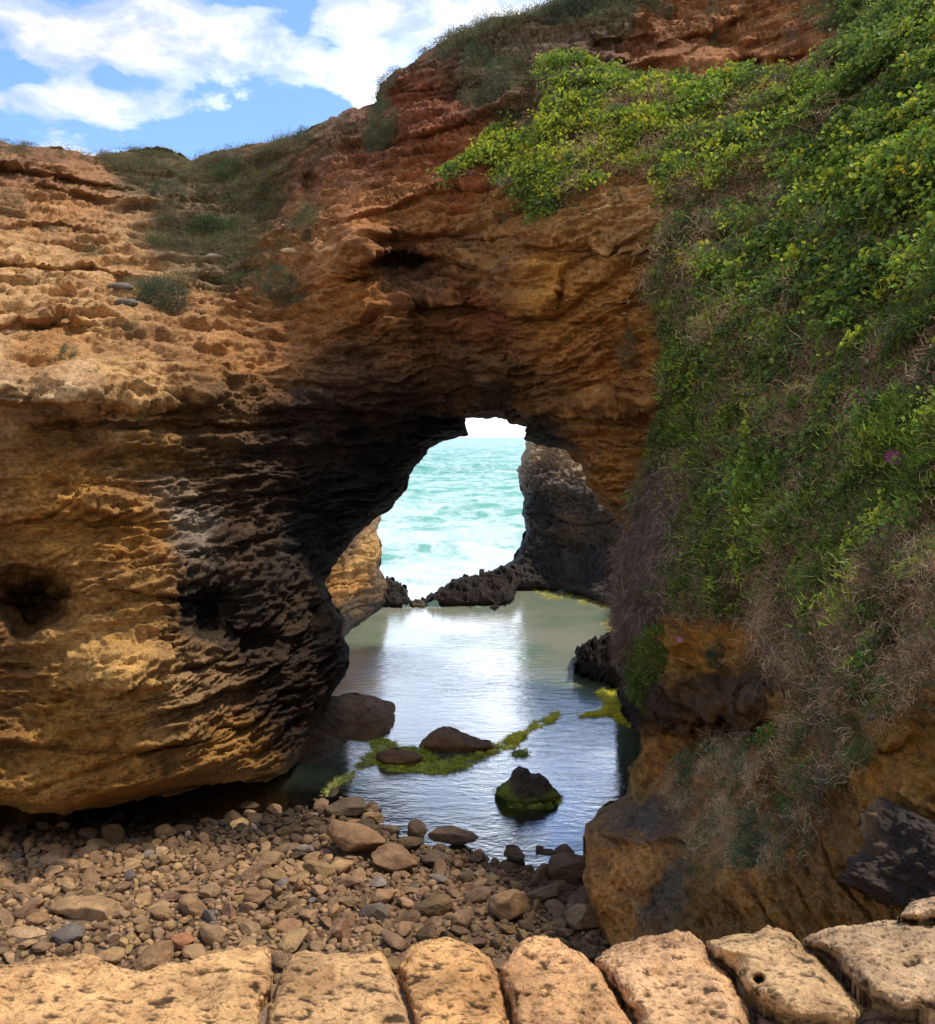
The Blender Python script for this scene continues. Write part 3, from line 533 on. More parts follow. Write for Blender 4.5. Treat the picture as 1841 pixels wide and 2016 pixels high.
stand('rock', [(1195, 1262), (1200, 1246), (1218, 1240), (1240, 1238), (1270, 1240), (1270, 1268), (1220, 1270)], 'small pale grey rock behind the black rock on the right shore', 'rock', [(0, 0, .2, .17, .14), (1, 1, .2, .17, .14)], 0.02, a=0.2, f=2.5, seed=26, rnd=(8, .3))
stand('rock', [(1196, 1230), (1206, 1216), (1230, 1208), (1270, 1206), (1270, 1236), (1215, 1238)], 'small whitish flat rock on the right shore below the brown rock', 'rock', [(0, 0, .3, .27, .22), (1, 1, .3, .27, .22)], 0.02, a=0.2, f=2.5, seed=27, rnd=(8, .3))
bs = sheet('boulder', [(470, 1440), (560, 1412), (620, 1385), (645, 1370), (690, 1365), (738, 1371), (776, 1385), (795, 1412), (792, 1446), (774, 1464), (776, 1482), (742, 1492), (704, 1514), (662, 1540), (626, 1574), (592, 1606), (500, 1614), (440, 1560)],
     lin_depth([(470, 1440, 16.6), (560, 1420, 17.2), (700, 1385, 18.6), (790, 1412, 18.6), (780, 1482, 17.4), (700, 1440, 17.4), (740, 1440, 17.3), (660, 1500, 16.2), (626, 1572, 15.0), (600, 1500, 16), (500, 1600, 14.6), (690, 1515, 16.4)]),
     1.8, M_bould, small_disp(0.16, 1.2, 0.35, 0.06), colfn([(700, 1400, .23, .145, .085), (770, 1420, .20, .125, .075), (740, 1455, .17, .11, .065), (650, 1420, .12, .08, .05), (620, 1480, .10, .075, .055), (590, 1460, .2, .11, .06), (570, 1560, .10, .06, .04), (640, 1540, .08, .065, .05), (700, 1500, .10, .085, .055), (520, 1590, .06, .04, .03)], 12), thick=1.5, jag=0.08, seed=31, rnd=(26, .7))
tag(bs.o, 'large smooth dark brown boulder at the foot of the left overhang beside the pool', 'boulder')
brn = [(0, 0, .20, .125, .07), (1, 1, .20, .125, .07)]
stand('boulder', [(818, 1472), (832, 1456), (846, 1443), (862, 1433), (886, 1430), (906, 1440), (926, 1448), (948, 1456), (966, 1459), (978, 1470), (970, 1484), (930, 1488), (880, 1490), (840, 1486)],
      'humped brown rock in the middle of the algae covered ridge across the pool', 'boulder', brn, 0.006, a=0.10, f=1.8, ridg=0.3, jag=0.08, mat=M_bould, thick=.8, rnd=(22, .6), seed=32)
stand('boulder', [(738, 1498), (742, 1482), (762, 1474), (792, 1474), (822, 1482), (836, 1492), (826, 1506), (790, 1514), (758, 1512)],
      'low flat brown rock between the large boulder and the humped rock', 'boulder', brn, 0.008, a=0.07, f=2, ridg=0.3, jag=0.08, mat=M_bould, thick=.5, rnd=(14, .35), seed=33)
isl = stand('boulder', [(974, 1566), (984, 1548), (1000, 1536), (1010, 1516), (1022, 1508), (1036, 1512), (1044, 1522), (1060, 1522), (1078, 1534), (1088, 1550), (1103, 1564), (1104, 1574), (1080, 1586), (1040, 1592), (1004, 1584)],
      'lone dark rock with a green algae skirt standing in the near part of the pool', 'boulder', [(1020, 1515, .055, .045, .04), (1045, 1535, .06, .045, .04), (1070, 1548, .06, .045, .04), (1030, 1552, .06, .05, .04), (985, 1560, .16, .21, .04), (1010, 1576, .14, .18, .04), (1050, 1580, .12, .15, .04), (1050, 1566, .06, .05, .035), (1020, 1560, .06, .05, .035), (1095, 1570, .17, .22, .04), (1060, 1588, .06, .09, .03)], 0.006, a=0.09, f=2.5, ridg=0.4, jag=0.10, mat=M_bould, thick=.6, rnd=(16, .3), seed=34, warp=4)
# dark boulder in the lower right of the slope
sheet_dark = sheet('boulder', [(1688, 1600), (1700, 1578), (1722, 1566), (1760, 1580), (1800, 1598), (1841, 1618), (1900, 1640), (1900, 1800), (1841, 1790), (1780, 1792), (1720, 1774), (1690, 1750), (1650, 1735), (1668, 1690), (1696, 1650)],
     lin_depth([(1690, 1600, 5.3), (1760, 1600, 5.0), (1900, 1650, 4.2), (1750, 1680, 4.75), (1841, 1700, 4.35), (1700, 1750, 4.8), (1900, 1800, 4.0), (1780, 1785, 4.4)]),
     2.4, rock_mat('black_boulder', bump=1.0, pits=0.7, rough=0.75, spec=0.4, scale=2.5), small_disp(0.26, 3.2, 0.6), colfn([(1690, 1600, .3, .2, .1), (1740, 1610, .045, .032, .022), (1800, 1700, .05, .032, .02), (1720, 1720, .06, .04, .025), (1880, 1750, .12, .065, .03)], 10), thick=0.8, jag=0.1, seed=41, rnd=(26, .30))
tag(sheet_dark.o, 'black pitted boulder jutting from the slope at the lower right above the wall', 'boulder')
# rear wall of the hollow under the left overhang
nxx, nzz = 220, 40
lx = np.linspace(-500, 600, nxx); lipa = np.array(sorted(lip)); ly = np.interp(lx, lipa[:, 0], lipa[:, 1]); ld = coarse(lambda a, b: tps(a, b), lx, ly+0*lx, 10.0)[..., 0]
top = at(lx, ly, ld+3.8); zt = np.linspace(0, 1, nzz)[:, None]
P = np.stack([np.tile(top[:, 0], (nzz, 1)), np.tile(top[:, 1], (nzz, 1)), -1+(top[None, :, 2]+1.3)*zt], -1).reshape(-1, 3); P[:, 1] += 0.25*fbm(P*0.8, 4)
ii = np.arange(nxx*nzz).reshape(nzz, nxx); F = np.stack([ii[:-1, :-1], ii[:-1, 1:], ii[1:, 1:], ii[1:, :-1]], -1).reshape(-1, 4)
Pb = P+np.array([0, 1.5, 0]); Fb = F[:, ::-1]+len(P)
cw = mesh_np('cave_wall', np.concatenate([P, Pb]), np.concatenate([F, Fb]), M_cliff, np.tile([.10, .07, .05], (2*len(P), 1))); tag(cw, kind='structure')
#MARK_COBBLES
# ------------------------------------------------------------ cobbles
def ico(sub):
    bm = bmesh.new(); bmesh.ops.create_icosphere(bm, subdivisions=sub, radius=1.0)
    V = np.array([v.co[:] for v in bm.verts]); F = np.array([[v.index for v in f.verts] for f in bm.faces]); bm.free(); return V, F
ICO = {k: ico(k) for k in (2, 3, 4, 5)}
def pebble(seed, sub=3, cuts=7, flat=(1, .8, .55), soft=0.75, rough=0.05):
    rs = np.random.RandomState(seed); V, F = ICO[sub]; V = V.copy()
    for _ in range(cuts):
        n = rs.normal(size=3); n /= np.linalg.norm(n); c = rs.uniform(0.55, 0.85); d = V@n-c; m = d > 0
        V[m] -= n*(d[m]*soft)[:, None]
    V *= (1+0.12*fbm(V*0.9+seed*3.1, 2)+rough*fbm(V*3.5+seed, 3, .6))[:, None]
    V *= np.array(flat)*rs.uniform(0.85, 1.15, 3); return V, F
PV = [pebble(100+i, 3, 8+i % 6, (1, .55+.35*((i*7) % 5)/4, .34+.3*((i*3) % 5)/4), 0.97, 0.07) for i in range(18)]
PV2 = [pebble(200+i, 2, 7+i % 4, (1, .6+.3*((i*7) % 5)/4, .4+.35*((i*3) % 5)/4), 0.95, .07) for i in range(10)]
beach_px = np.array([(-120, 1628), (150, 1622), (350, 1612), (540, 1590), (690, 1568), (745, 1590), (765, 1645), (830, 1665), (905, 1676), (1000, 1704), (1090, 1722), (1175, 1712), (1215, 1880), (1230, 2010), (-120, 2010)], float)
rs = np.random.RandomState(5)
def sample_beach(n, rs):
    x = rs.uniform(-9, 4, n); y = rs.uniform(7.6, 16.5, n); z = ground(x, y)
    u, v = proj(np.stack([x, y, z], -1)); m = inpoly(beach_px, u, v); return x[m], y[m], z[m], u[m], v[m]
cell = 0.35; grid = {}
def free(x, y, r, k):
    i, j = int(x//cell), int(y//cell)
    for a in (-2, -1, 0, 1, 2):
        for b in (-2, -1, 0, 1, 2):
            for (X_, Y_, R_) in grid.get((i+a, j+b), ()):
                if (X_-x)**2+(Y_-y)**2 < ((R_+r)*k)**2: return False
    return True
def put(x, y, r): grid.setdefault((int(x//cell), int(y//cell)), []).append((x, y, r))
# named rocks of the shore first
def rock_thing(name, X, Y, wpx, hpx, label, colr_, rot=0.0, seed=0, zoff=0.0, depthr=0.8, mat=None, grp=None, cuts=8):
    """X, Y: foot of the stone; wpx, hpx: its drawn width and height"""
    p = atz(X, Y, 0.02); p = atz(X, Y, max(-0.03, float(ground(np.array([p[0]]), np.array([p[1]]))[0]))); k = p[1]/FPX*SX
    V, F = pebble(900+seed, 4, cuts+4, (1, 1, 1), 0.97, 0.09); mn, mx = V.min(0), V.max(0)
    V = (V-(mn+mx)/2)/(mx-mn); wv = wpx*k; hv = hpx*k/0.92
    V = V*np.array([wv, wv*depthr, hv]); c, s_ = math.cos(rot), math.sin(rot)
    V = np.stack([V[:, 0]*c-V[:, 2]*s_, V[:, 1], V[:, 0]*s_+V[:, 2]*c], -1); V[:, 2] -= V[:, 2].min()+0.02
    o = mesh_np(name, V, F, mat or M_cobble, np.tile(np.array(colr_)*[1.05, .95, .8], (len(V), 1))*(1+0.35*fbm(V*6+seed, 3))[:, None]); o.location = (p[0], p[1]+wv*depthr*0.3, p[2]+zoff)
    tag(o, label, 'rock', grp); put(p[0], p[1]+wv*depthr*0.3, wv*0.42); return o
dk = (.11, .075, .055)
rock_thing('rock', 892, 1668, 104, 36, 'long dark plank shaped rock lying at the water edge', dk, -0.05, 1, depthr=.35, cuts=14)
rock_thing('rock', 822, 1656, 42, 40, 'dark egg shaped rock beside the left end of the long plank shaped rock', dk, 0, 2)
rock_thing('rock', 768, 1642, 38, 16, 'small flat dark stone alone in the shallows left of the egg shaped rock', dk, 0, 3)
rock_thing('rock', 1013, 1698, 44, 34, 'dark square rock in the shallows right of the long plank shaped rock', dk, 0, 4)
rock_thing('rock', 1112, 1690, 42, 24, 'rounded dark stone at the right end of the thin driftwood like rock', dk, 0.1, 5, depthr=.6)
rock_thing('rock', 1080, 1684, 46, 12, 'thin driftwood like rock half afloat in the shallows', dk, -0.06, 6, depthr=.3)
rock_thing('rock', 1063, 1680, 17, 15, 'tiny knob of rock at the left tip of the driftwood like rock', dk, 0, 66, depthr=.9)
rock_thing('boulder', 1122, 1740, 92, 58, 'big dark brown boulder wedged between beach and right cliff foot', (.13, .09, .06), 0.1, 7)
rock_thing('boulder', 700, 1690, 130, 52, 'large sloping brown rock on the upper beach near the pool corner', (.24, .15, .085), -0.35, 8)
rock_thing('boulder', 775, 1722, 100, 46, 'broad brown rock right below the large sloping one', (.22, .135, .08), -0.2, 9)
rock_thing('boulder', 1155, 1842, 84, 56, 'rounded tan boulder touching the right cliff foot above the wall', (.24, .17, .10), 0, 10)
rock_thing('boulder', 1000, 1822, 84, 60, 'faceted brown boulder in the middle of the lower right beach', (.23, .145, .08), 0.1, 11)
rock_thing('rock', 735, 1818, 66, 34, 'grey and black stone among the brown ones on the lower beach', (.12, .10, .08), 0.1, 12)
rock_thing('boulder', 165, 1822, 170, 42, 'long pale slab lying on the left part of the beach', (.34, .23, .13), -0.03, 13, depthr=.4)
rock_thing('rock', 50, 1868, 95, 36, 'pale splintered slab at the left end of the beach behind the wall', (.36, .25, .15), -0.05, 14, depthr=.4)
rock_thing('rock', 95, 1862, 50, 24, 'narrow tan stone leaning on the pale splintered slab', (.34, .24, .14), 0.6, 15, depthr=.4)
rock_thing('rock', 505, 1790, 58, 34, 'rounded flat stone in the centre of the left beach', (.27, .17, .09), 0, 16)
rock_thing('boulder', 680, 1612, 92, 30, 'dark weedy rock pile at the near left corner of the pool', (.10, .075, .05), 0.05, 17)
rock_thing('boulder', 560, 1848, 70, 30, 'wide reddish brown stone just behind the wall joint', (.30, .17, .09), 0, 18)
rock_thing('rock', 910, 1838, 44, 40, 'round smooth brown stone on the lower beach left of the faceted boulder', (.2, .13, .08), 0, 19, depthr=.9)
rock_thing('rock', 855, 1712, 60, 32, 'dark wet angular rock in the puddle below the long plank shaped rock', dk, 0.3, 20)
rock_thing('rock', 940, 1700, 34, 26, 'dark knobbly stone between the puddles at the shore', dk, 0.2, 21)
rock_thing('rock', 355, 1872, 52, 26, 'reddish stone behind the left slab of the wall', (.34, .16, .08), 0.1, 22)
# counted cobbles: radii from large to small
cob = []
for (r0, r1, n) in ((0.15, 0.22, 170), (0.10, 0.15, 1900), (0.06, 0.10, 9000), (0.03, 0.06, 90000)):
    x, y, z, u, v = sample_beach(n, rs)
    for a, b, c, uu, vv in zip(x, y, z, u, v):
        r = rs.uniform(r0, r1)
        if free(a, b, r, 0.80 if r > .06 else 0.72): put(a, b, r); cob.append((r/b, r, a, b, c, uu, vv))
        if len(cob) > 12500: break
# sparse stones just in the shallows
cob.sort(key=lambda t: -t[0]); big = cob[:275]; rest = cob[275:]
def cobcol(u, v, rs, h=1.0):
    wet = np.clip((.13-h)/.1, 0, 1)*1.1+ np.clip((u-500)/500, 0, 1)*np.clip((1760-v)/120, 0, 1)+np.clip((1690-v)/60, 0, 1)*0.8  # wetness, plus overhang shade painted over the upper beach stones
    base = np.array([.31, .19, .105])*(1-.52*np.clip((u-600)/500, 0, 1)); c = base*rs.uniform(0.7, 1.3)*(1-0.5*min(wet, 1)); weed_shade = np.clip((650-u)/80, 0, 1)*np.clip((1700-.06*abs(u-420)-v)/55, 0, 1); c = c*(1-.80*weed_shade)  # stones in the weed also get the overhang's shade painted in
    c = c*np.array([1, rs.uniform(.93, 1.0), rs.uniform(.72, .95)])
    if rs.rand() < 0.02: c = np.array([.30, .16, .09])*rs.uniform(.7, 1.1)
    if rs.rand() < 0.02: c = np.array([.18, .14, .11])*rs.uniform(.7, 1.2)
    return c
MARKS = [(165, 1822, 'the long pale slab on the left'), (50, 1868, 'the pale splintered slab at the left end'), (505, 1790, 'the rounded flat stone of the left beach'), (355, 1872, 'the reddish stone behind the left wall slab'), (560, 1848, 'the wide reddish stone at the wall joint'),
         (700, 1690, 'the large sloping rock near the pool corner'), (775, 1722, 'the broad brown rock below the sloping one'), (735, 1818, 'the grey and black stone'), (1000, 1822, 'the faceted boulder'), (910, 1838, 'the round smooth stone'), (1155, 1842, 'the tan boulder at the right cliff foot'),
         (1122, 1740, 'the boulder wedged at the right cliff foot'), (855, 1712, 'the wet rocks of the puddle'), (1013, 1698, 'the dark square rock at the water'), (250, 1680, 'the dark hollow under the overhang'), (600, 1640, 'the near left corner of the pool'), (330, 1760, 'the middle of the left beach')]
vari = {}
for (_, r, a, b, c, u, v) in big:
    zi = 0 if u < 420 else (1 if u < 800 else 2); ti = rs.randint(len(PV)); ci = rs.randint(4); key = (zi, ti, ci)
    if key not in vari:
        V, F = PV[ti]; cc = cobcol([200, 600, 1000][zi], v, rs)
        me_o = mesh_np('cobble', V, F, M_cobble, np.clip(np.tile(cc, (len(V), 1))*(1+0.3*fbm(V*1.5+ci, 3))[:, None], 0.01, .8), smooth=False); vari[key] = me_o; o = me_o
    else:
        o = vari[key].copy(); C.objects.link(o)
    s_ = r*1.12; o.scale = (s_, s_, s_); o.rotation_euler = (rs.uniform(-.35, .35), rs.uniform(-.35, .35), rs.uniform(0, 6.28)); o.location = (a, b, c+r*0.32)
    mk = min(MARKS, key=lambda q: (q[0]-u)**2+((q[1]-v)*1.6)**2)[2]; cm = o.data.color_attributes['Col'].data[0].color; lum = cm[0]+cm[1]+cm[2]; ft = PV[ti][0]; fl = (ft[:, 2].max()-ft[:, 2].min())/(ft[:, 0].max()-ft[:, 0].min())
    tone = 'dark brown' if lum < .36 else ('brown' if lum < .62 else 'pale tan'); lb = f"{'large ' if r > .125 else ''}{'flattish' if fl < .5 else 'chunky'} {tone} cobble{''} beside {mk}"
    tag(o, lb, 'cobble', 'cobbles: '+lb)
def rotm(n, rs, tilt=3.14):
    a = rs.uniform(0, 6.283, n); b = rs.uniform(-tilt, tilt, n); c = rs.uniform(-tilt, tilt, n)
    ca, sa, cb, sb, cc, sc2 = np.cos(a), np.sin(a), np.cos(b), np.sin(b), np.cos(c), np.sin(c); z = np.zeros(n); o1 = np.ones(n)
    Rz = np.stack([ca, -sa, z, sa, ca, z, z, z, o1], -1).reshape(n, 3, 3); Rx = np.stack([o1, z, z, z, cb, -sb, z, sb, cb], -1).reshape(n, 3, 3)
    Ry = np.stack([cc, z, sc2, z, o1, z, -sc2, z, cc], -1).reshape(n, 3, 3); return Rx@Ry@Rz
def stamp(tmpls, pos, Rm, s, col, rs, colvar=None):
    """copies of template meshes joined into arrays"""
    Vs, Fs, Cs, off = [], [], [], 0; pick = rs.randint(len(tmpls), size=len(pos))
    for k, t in enumerate(tmpls):
        m = np.where(pick == k)[0]
        if not len(m): continue
        TV, TF = t[0], t[1]; tc = t[2] if len(t) > 2 else np.ones((len(TV), 3))
        V = np.einsum('mij,nj->mni', Rm[m], TV)*s[m][:, None, None]+pos[m][:, None, :]
        Fs.append((TF[None]+(np.arange(len(m))*len(TV))[:, None, None]+off).reshape(-1, TF.shape[1])); Vs.append(V.reshape(-1, 3)); off += len(m)*len(TV)
        Cs.append((col[m][:, None, :]*tc[None]).reshape(-1, 3))
    return np.concatenate(Vs), np.concatenate(Fs), np.concatenate(Cs)
pa = np.array([[a, b, c+r*0.28] for (_, r, a, b, c, u, v) in rest]); ss = np.array([r for (_, r, *q) in rest])*1.15
cc = np.array([cobcol(u, v, rs, c) for (_, r, a, b, c, u, v) in rest])
V, F, cl = stamp(PV2, pa, rotm(len(pa), rs, .4), ss, cc, rs)
o = mesh_np('shingle', V, F, M_cobble, cl, smooth=False); tag(o, 'small brown stones filling the beach between the larger cobbles', 'shingle', kind='stuff')
#MARK_WALL
# ------------------------------------------------------------ the stone wall in front
wall = bpy.data.objects.new('stone_wall', None); C.objects.link(wall); wall.location = (0, 2.4, 4.0)
tag(wall, 'low wall of big sandy orange stones along the bottom in front of the beach', 'wall')
WZ = 4.5
def wall_stone(poly, H, pw_, colr_, seed, label=None, dz=0.0, tilt=0.0, holes=()):
    base = np.array(poly, float); xm = base[:, 0].mean()
    def dep(X, Y):
        _, d = near_poly(base, np.c_[X, Y]); insd = inpoly(base, X, Y); d = np.where(insd, np.clip(d+9*pn(np.stack([X/26.0, Y/26.0, 0*X+seed*3], -1))+4*pn(np.stack([X/9.0, Y/9.0, 0*X+seed*3], -1))-1, 0, None), 0)
        h = H*np.sqrt(np.clip(1-(1-np.clip(d/pw_, 0, 1))**2, 0, 1))-H
        h = h+0.035*pn(np.stack([X/100.0, Y/70.0, 0*X+seed], -1))+0.008*pn(np.stack([X/34.0, Y/26.0, 0*X+seed], -1))
        for hx, hy, hr, hd in holes: h = h-hd*np.exp(-(((X-hx)/hr)**2+((Y-hy)/(hr*.85))**2)**2)
        z = WZ+dz+h+tilt*(X-xm)/100.0
        return (z-CAMZ)/ray(X, Y)[:, 2]
    def dsp(P, Nn, X, Y):
        d = 0.009*fbm(P*9+seed, 5, .6)-0.030*np.clip(fbm(P*np.array([13, 30, 30])+seed*2, 3, .55)-.16, 0, .5)-0.018*np.clip(fbm(P*np.array([34, 60, 60])+seed*5, 2, .5)-.18, 0, .4)
        return (Nn*.3+np.array([0, 0, .8]))*d[:, None]
    def cf(P, X, Y):
        n = fbm(P*3+seed, 4)[:, None]; k = np.clip(4.5*np.clip(fbm(P*np.array([13, 30, 30])+seed*2, 3, .55)-.17, 0, .5)+3.0*np.clip(fbm(P*np.array([34, 60, 60])+seed*5, 2, .5)-.16, 0, .4), 0, 1)[:, None]
        return np.clip(np.array(colr_)*[.98, .88, .83]*(1+0.42*n)*(1-0.85*k), .02, .92)
    s = sheet('stone', poly, dep, 2.4, M_stone, dsp, cf, thick=0.06, jag=0.09, seed=seed, rnd=(16, 0.0), fold=lambda X, Y, t: np.stack([0*X, 0*X, 0*X-0.30*t], -1), minlen=9)
    s.o.parent = wall; s.o.location = -Vector(wall.location)
    if label: s.o['label'] = label
    return s
sto = (.60, .385, .205)
wall_stone([(-160, 1905), (0, 1898), (60, 1893), (128, 1886), (170, 1877), (215, 1896), (241, 1906), (287, 1912), (328, 1892), (385, 1887), (436, 1871), (513, 1863), (534, 1868), (537, 1920), (533, 1950), (512, 1980), (505, 2110), (-160, 2110)], .035, 16, (.76, .47, .20), 1)
wall_stone([(541, 1955), (553, 1920), (570, 1882), (600, 1870), (640, 1879), (700, 1877), (750, 1872), (768, 1900), (785, 1940), (806, 2010), (815, 2110), (527, 2110), (530, 1990)], .04, 16, (.68, .43, .19), 2)
wall_stone([(783, 1905), (800, 1870), (838, 1850), (880, 1844), (930, 1858), (965, 1885), (980, 1925), (995, 1980), (1010, 2110), (830, 2110), (815, 2000), (796, 1945)], .055, 22, (.78, .46, .18), 3)
wall_stone([(984, 1905), (1010, 1870), (1050, 1841), (1100, 1848), (1150, 1880), (1182, 1910), (1213, 1960), (1248, 2020), (1270, 2110), (1025, 2110), (1002, 1985)], .065, 26, (.70, .42, .19), 4)
wall_stone([(1171, 1889), (1204, 1864), (1266, 1843), (1320, 1833), (1350, 1831), (1382, 1852), (1400, 1885), (1436, 1912), (1450, 1945), (1474, 1980), (1482, 2030), (1490, 2110), (1276, 2110), (1252, 2010), (1225, 1968), (1186, 1920)], .10, 44, (.66, .42, .21), 5, tilt=-.004)
wall_stone([(1390, 1852), (1435, 1841), (1486, 1836), (1512, 1820), (1558, 1836), (1578, 1858), (1612, 1880), (1640, 1913), (1676, 1954), (1703, 1985), (1697, 2005), (1650, 2024), (1563, 2012), (1512, 1990), (1466, 1952), (1446, 1912), (1406, 1888)], .11, 44, (.66, .45, .22), 6, dz=.03, holes=((1494, 1927, 10, .07),), label='light stone with a round hole in its top')
wall_stone([(1580, 1850), (1615, 1832), (1692, 1821), (1763, 1812), (1830, 1818), (1960, 1800), (1960, 1975), (1841, 1992), (1769, 1990), (1717, 1974), (1681, 1938), (1640, 1890), (1595, 1864)], .11, 44, (.56, .40, .22), 7, dz=.05)
wall_stone([(1764, 1804), (1794, 1775), (1841, 1764), (1960, 1752), (1960, 1796), (1841, 1812), (1790, 1812)], .09, 24, (.58, .41, .23), 8, dz=.06)
wall_stone([(1706, 2000), (1760, 1996), (1850, 1998), (1960, 1984), (1960, 2110), (1650, 2110), (1660, 2030)], .07, 24, (.30, .19, .11), 9, dz=-.06)
wall_stone([(1478, 1975), (1500, 1990), (1530, 2005), (1560, 2022), (1640, 2034), (1640, 2110), (1496, 2110), (1488, 2030)], .07, 20, (.22, .15, .10), 10, dz=-.07)
# mortar core under and between the stones
def wall_core():
    bm = bmesh.new(); xs = np.linspace(-2.2, 2.6, 60); prof = []
    for x in xs:
        X0 = 920+x*0; yf = 2.72+0.12*max(x, 0); prof.append([(x, 0.9, 3.2), (x, 0.9, 4.40+.015*math.sin(x*9)+.05*(x < .0)), (x, yf-.35, 4.40+.02*math.sin(x*13)+.05*(x < .0)), (x, yf-.18, 4.36), (x, yf-.1, 4.2), (x, yf, 0.2), (x, 1.2, 0.2)])
    vs = [[bm.verts.new(p) for p in r_] for r_ in prof]
    for a, b in zip(vs, vs[1:]):
        for i in range(len(a)-1): bm.faces.new((a[i], a[i+1], b[i+1], b[i]))
        bm.faces.new((a[-1], a[0], b[0], b[-1]))
    bm.faces.new(vs[0]); bm.faces.new(vs[-1][::-1])
    V = np.array([v.co[:] for v in bm.verts]); 
    bm.verts.index_update(); me = bpy.data.meshes.new('mortar'); bm.to_mesh(me); bm.free()
    at_ = me.color_attributes.new('Col', 'FLOAT_COLOR', 'POINT'); at_.data.foreach_set('color', np.tile([.34, .25, .17, 1], len(V)).astype(np.float32))
    me.materials.append(M_stone); o = bpy.data.objects.new('mortar', me); C.objects.link(o); o.parent = wall; o.location = -Vector(wall.location)
wall_core()
gx, gy = np.meshgrid(np.linspace(-14, 14, 60), np.linspace(-16, 1.1, 40)); P = np.stack([gx, gy, 0*gx], -1).reshape(-1, 3); P[:, 2] = 4.1+.02*fbm(P*1.5, 3); ii = np.arange(2400).reshape(40, 60)
F = np.stack([ii[:-1, :-1], ii[:-1, 1:], ii[1:, 1:], ii[1:, :-1]], -1).reshape(-1, 4)
Pl = P.copy(); Pl[:, 2] -= 0.5
pth = mesh_np('path', np.concatenate([P, Pl]), np.concatenate([F, F[:, ::-1]+len(P)]), M_bed, np.tile([.62, .45, .27], (2*len(P), 1))); tag(pth, kind='structure')  # unseen floor behind the camera, added pale to bounce warm light
#MARK_VEG
# ------------------------------------------------------------ plants: leaf shapes and clump templates
def leafV(L, Wd, fold=0.25, curl=0.15):
    V = np.array([[0, 0, 0], [-.5*Wd, .35*L, fold*Wd], [-.42*Wd, .72*L, fold*Wd-curl*L*.4], [0, L, -curl*L], [.42*Wd, .72*L, fold*Wd-curl*L*.4], [.5*Wd, .35*L, fold*Wd]])
    return V, np.array([[0, 3, 2, 1], [0, 5, 4, 3]])
def clump_leaf(seed, n=46, L=0.055, Wd=0.042, rad=0.20, flat=0.55):
    r_ = np.random.RandomState(seed); Vs, Fs, Cs = [], [], []
    LV, LF = leafV(L, Wd); nst = 7; st = r_.normal(size=(nst, 3))*rad*0.55
    for i in range(n):
        c = st[i % nst]+r_.normal(size=3)*rad*0.28; c[2] = abs(c[2])*flat
        a = r_.uniform(0, 6.283); e = r_.uniform(-0.2, 1.2); d = np.array([math.cos(a)*math.cos(e), math.sin(a)*math.cos(e), math.sin(e)])
        up = np.array([0, 0, 1.0])+r_.normal(size=3)*.35; x = np.cross(d, up); x /= np.linalg.norm(x)+1e-9; z = np.cross(x, d)
        Vs.append(((LV*r_.uniform(.7, 1.25))@np.stack([x, d, z]))+c); Fs.append(LF+6*i)
        Cs.append(np.tile(np.array([r_.uniform(.8, 1.25), r_.uniform(.85, 1.15), r_.uniform(.8, 1.1)])*(1+.25*r_.normal()*.5), (6, 1)))
    return np.concatenate(Vs), np.concatenate(Fs), np.clip(np.concatenate(Cs), .4, 1.8)
def strip(pts, wid, flatdir=None, cross=False):
    """tapering ribbon along a path; cross adds a second ribbon at right angles"""
    pts = np.array(pts); t = np.gradient(pts, axis=0); t /= np.linalg.norm(t, axis=1)[:, None]+1e-9
    a = np.cross(t, np.array([.3, .5, .8])); a /= np.linalg.norm(a, axis=1)[:, None]+1e-9; b = np.cross(t, a); n = len(pts); w = np.linspace(1, .25, n)[:, None]*wid
    out = []
    V1 = np.concatenate([pts-a*w, pts+a*w]); F1 = np.array([[i, i+1, n+i+1, n+i] for i in range(n-1)])
    if not cross: return V1, F1
    V2 = np.concatenate([pts-b*w, pts+b*w]); return np.concatenate([V1, V2]), np.concatenate([F1, F1+2*n])
def clump_strips(seed, n, L, wid, rad, up=0.6, bend=0.5, segs=4, cross=False, wob=0.0, hang=0.0):
    r_ = np.random.RandomState(seed); Vs, Fs, Cs, off = [], [], [], 0
    for i in range(n):
        p = r_.normal(size=3)*rad; p[2] = abs(p[2])*.3; a = r_.uniform(0, 6.283); d = np.array([math.cos(a), math.sin(a), up*r_.uniform(.3, 1.6)]); d /= np.linalg.norm(d)
        l = L*r_.uniform(.6, 1.3); pts = [p]
        for k in range(segs):
            d = d+np.array([0, 0, -bend/segs])+r_.normal(size=3)*wob; d /= np.linalg.norm(d); pts.append(pts[-1]+d*l/segs)
        V, F = strip(pts, wid*r_.uniform(.7, 1.3), cross=cross); Vs.append(V); Fs.append(F+off); off += len(V)
        Cs.append(np.tile(np.array([1, 1, 1])*r_.uniform(.6, 1.45)*np.array([r_.uniform(.9, 1.15), 1, r_.uniform(.8, 1.1)]), (len(V), 1)))
    return np.concatenate(Vs), np.concatenate(Fs), np.concatenate(Cs)
T_leaf = [clump_leaf(i) for i in range(6)]
T_grass = [clump_strips(20+i, 46, .26, .0045, .10, .9, 1.1, 4) for i in range(4)]
T_pig = [clump_strips(40+i, 34, .10, .0085, .12, .9, -.5, 3, cross=True) for i in range(5)]
T_dead = [clump_strips(60+i, 34, .24, .0026, .13, .2, .3, 6, cross=False, wob=.5) for i in range(6)]
T_root_ = None
T_root = [clump_strips(80+i, 20, .42, .0036, .10, 1.4, -.6, 7, cross=False, wob=.42) for i in range(4)]
T_fine = [clump_leaf(100+i, 60, .035, .018, .20, .7) for i in range(5)]
UPV = np.array([0, 0, 1.0])
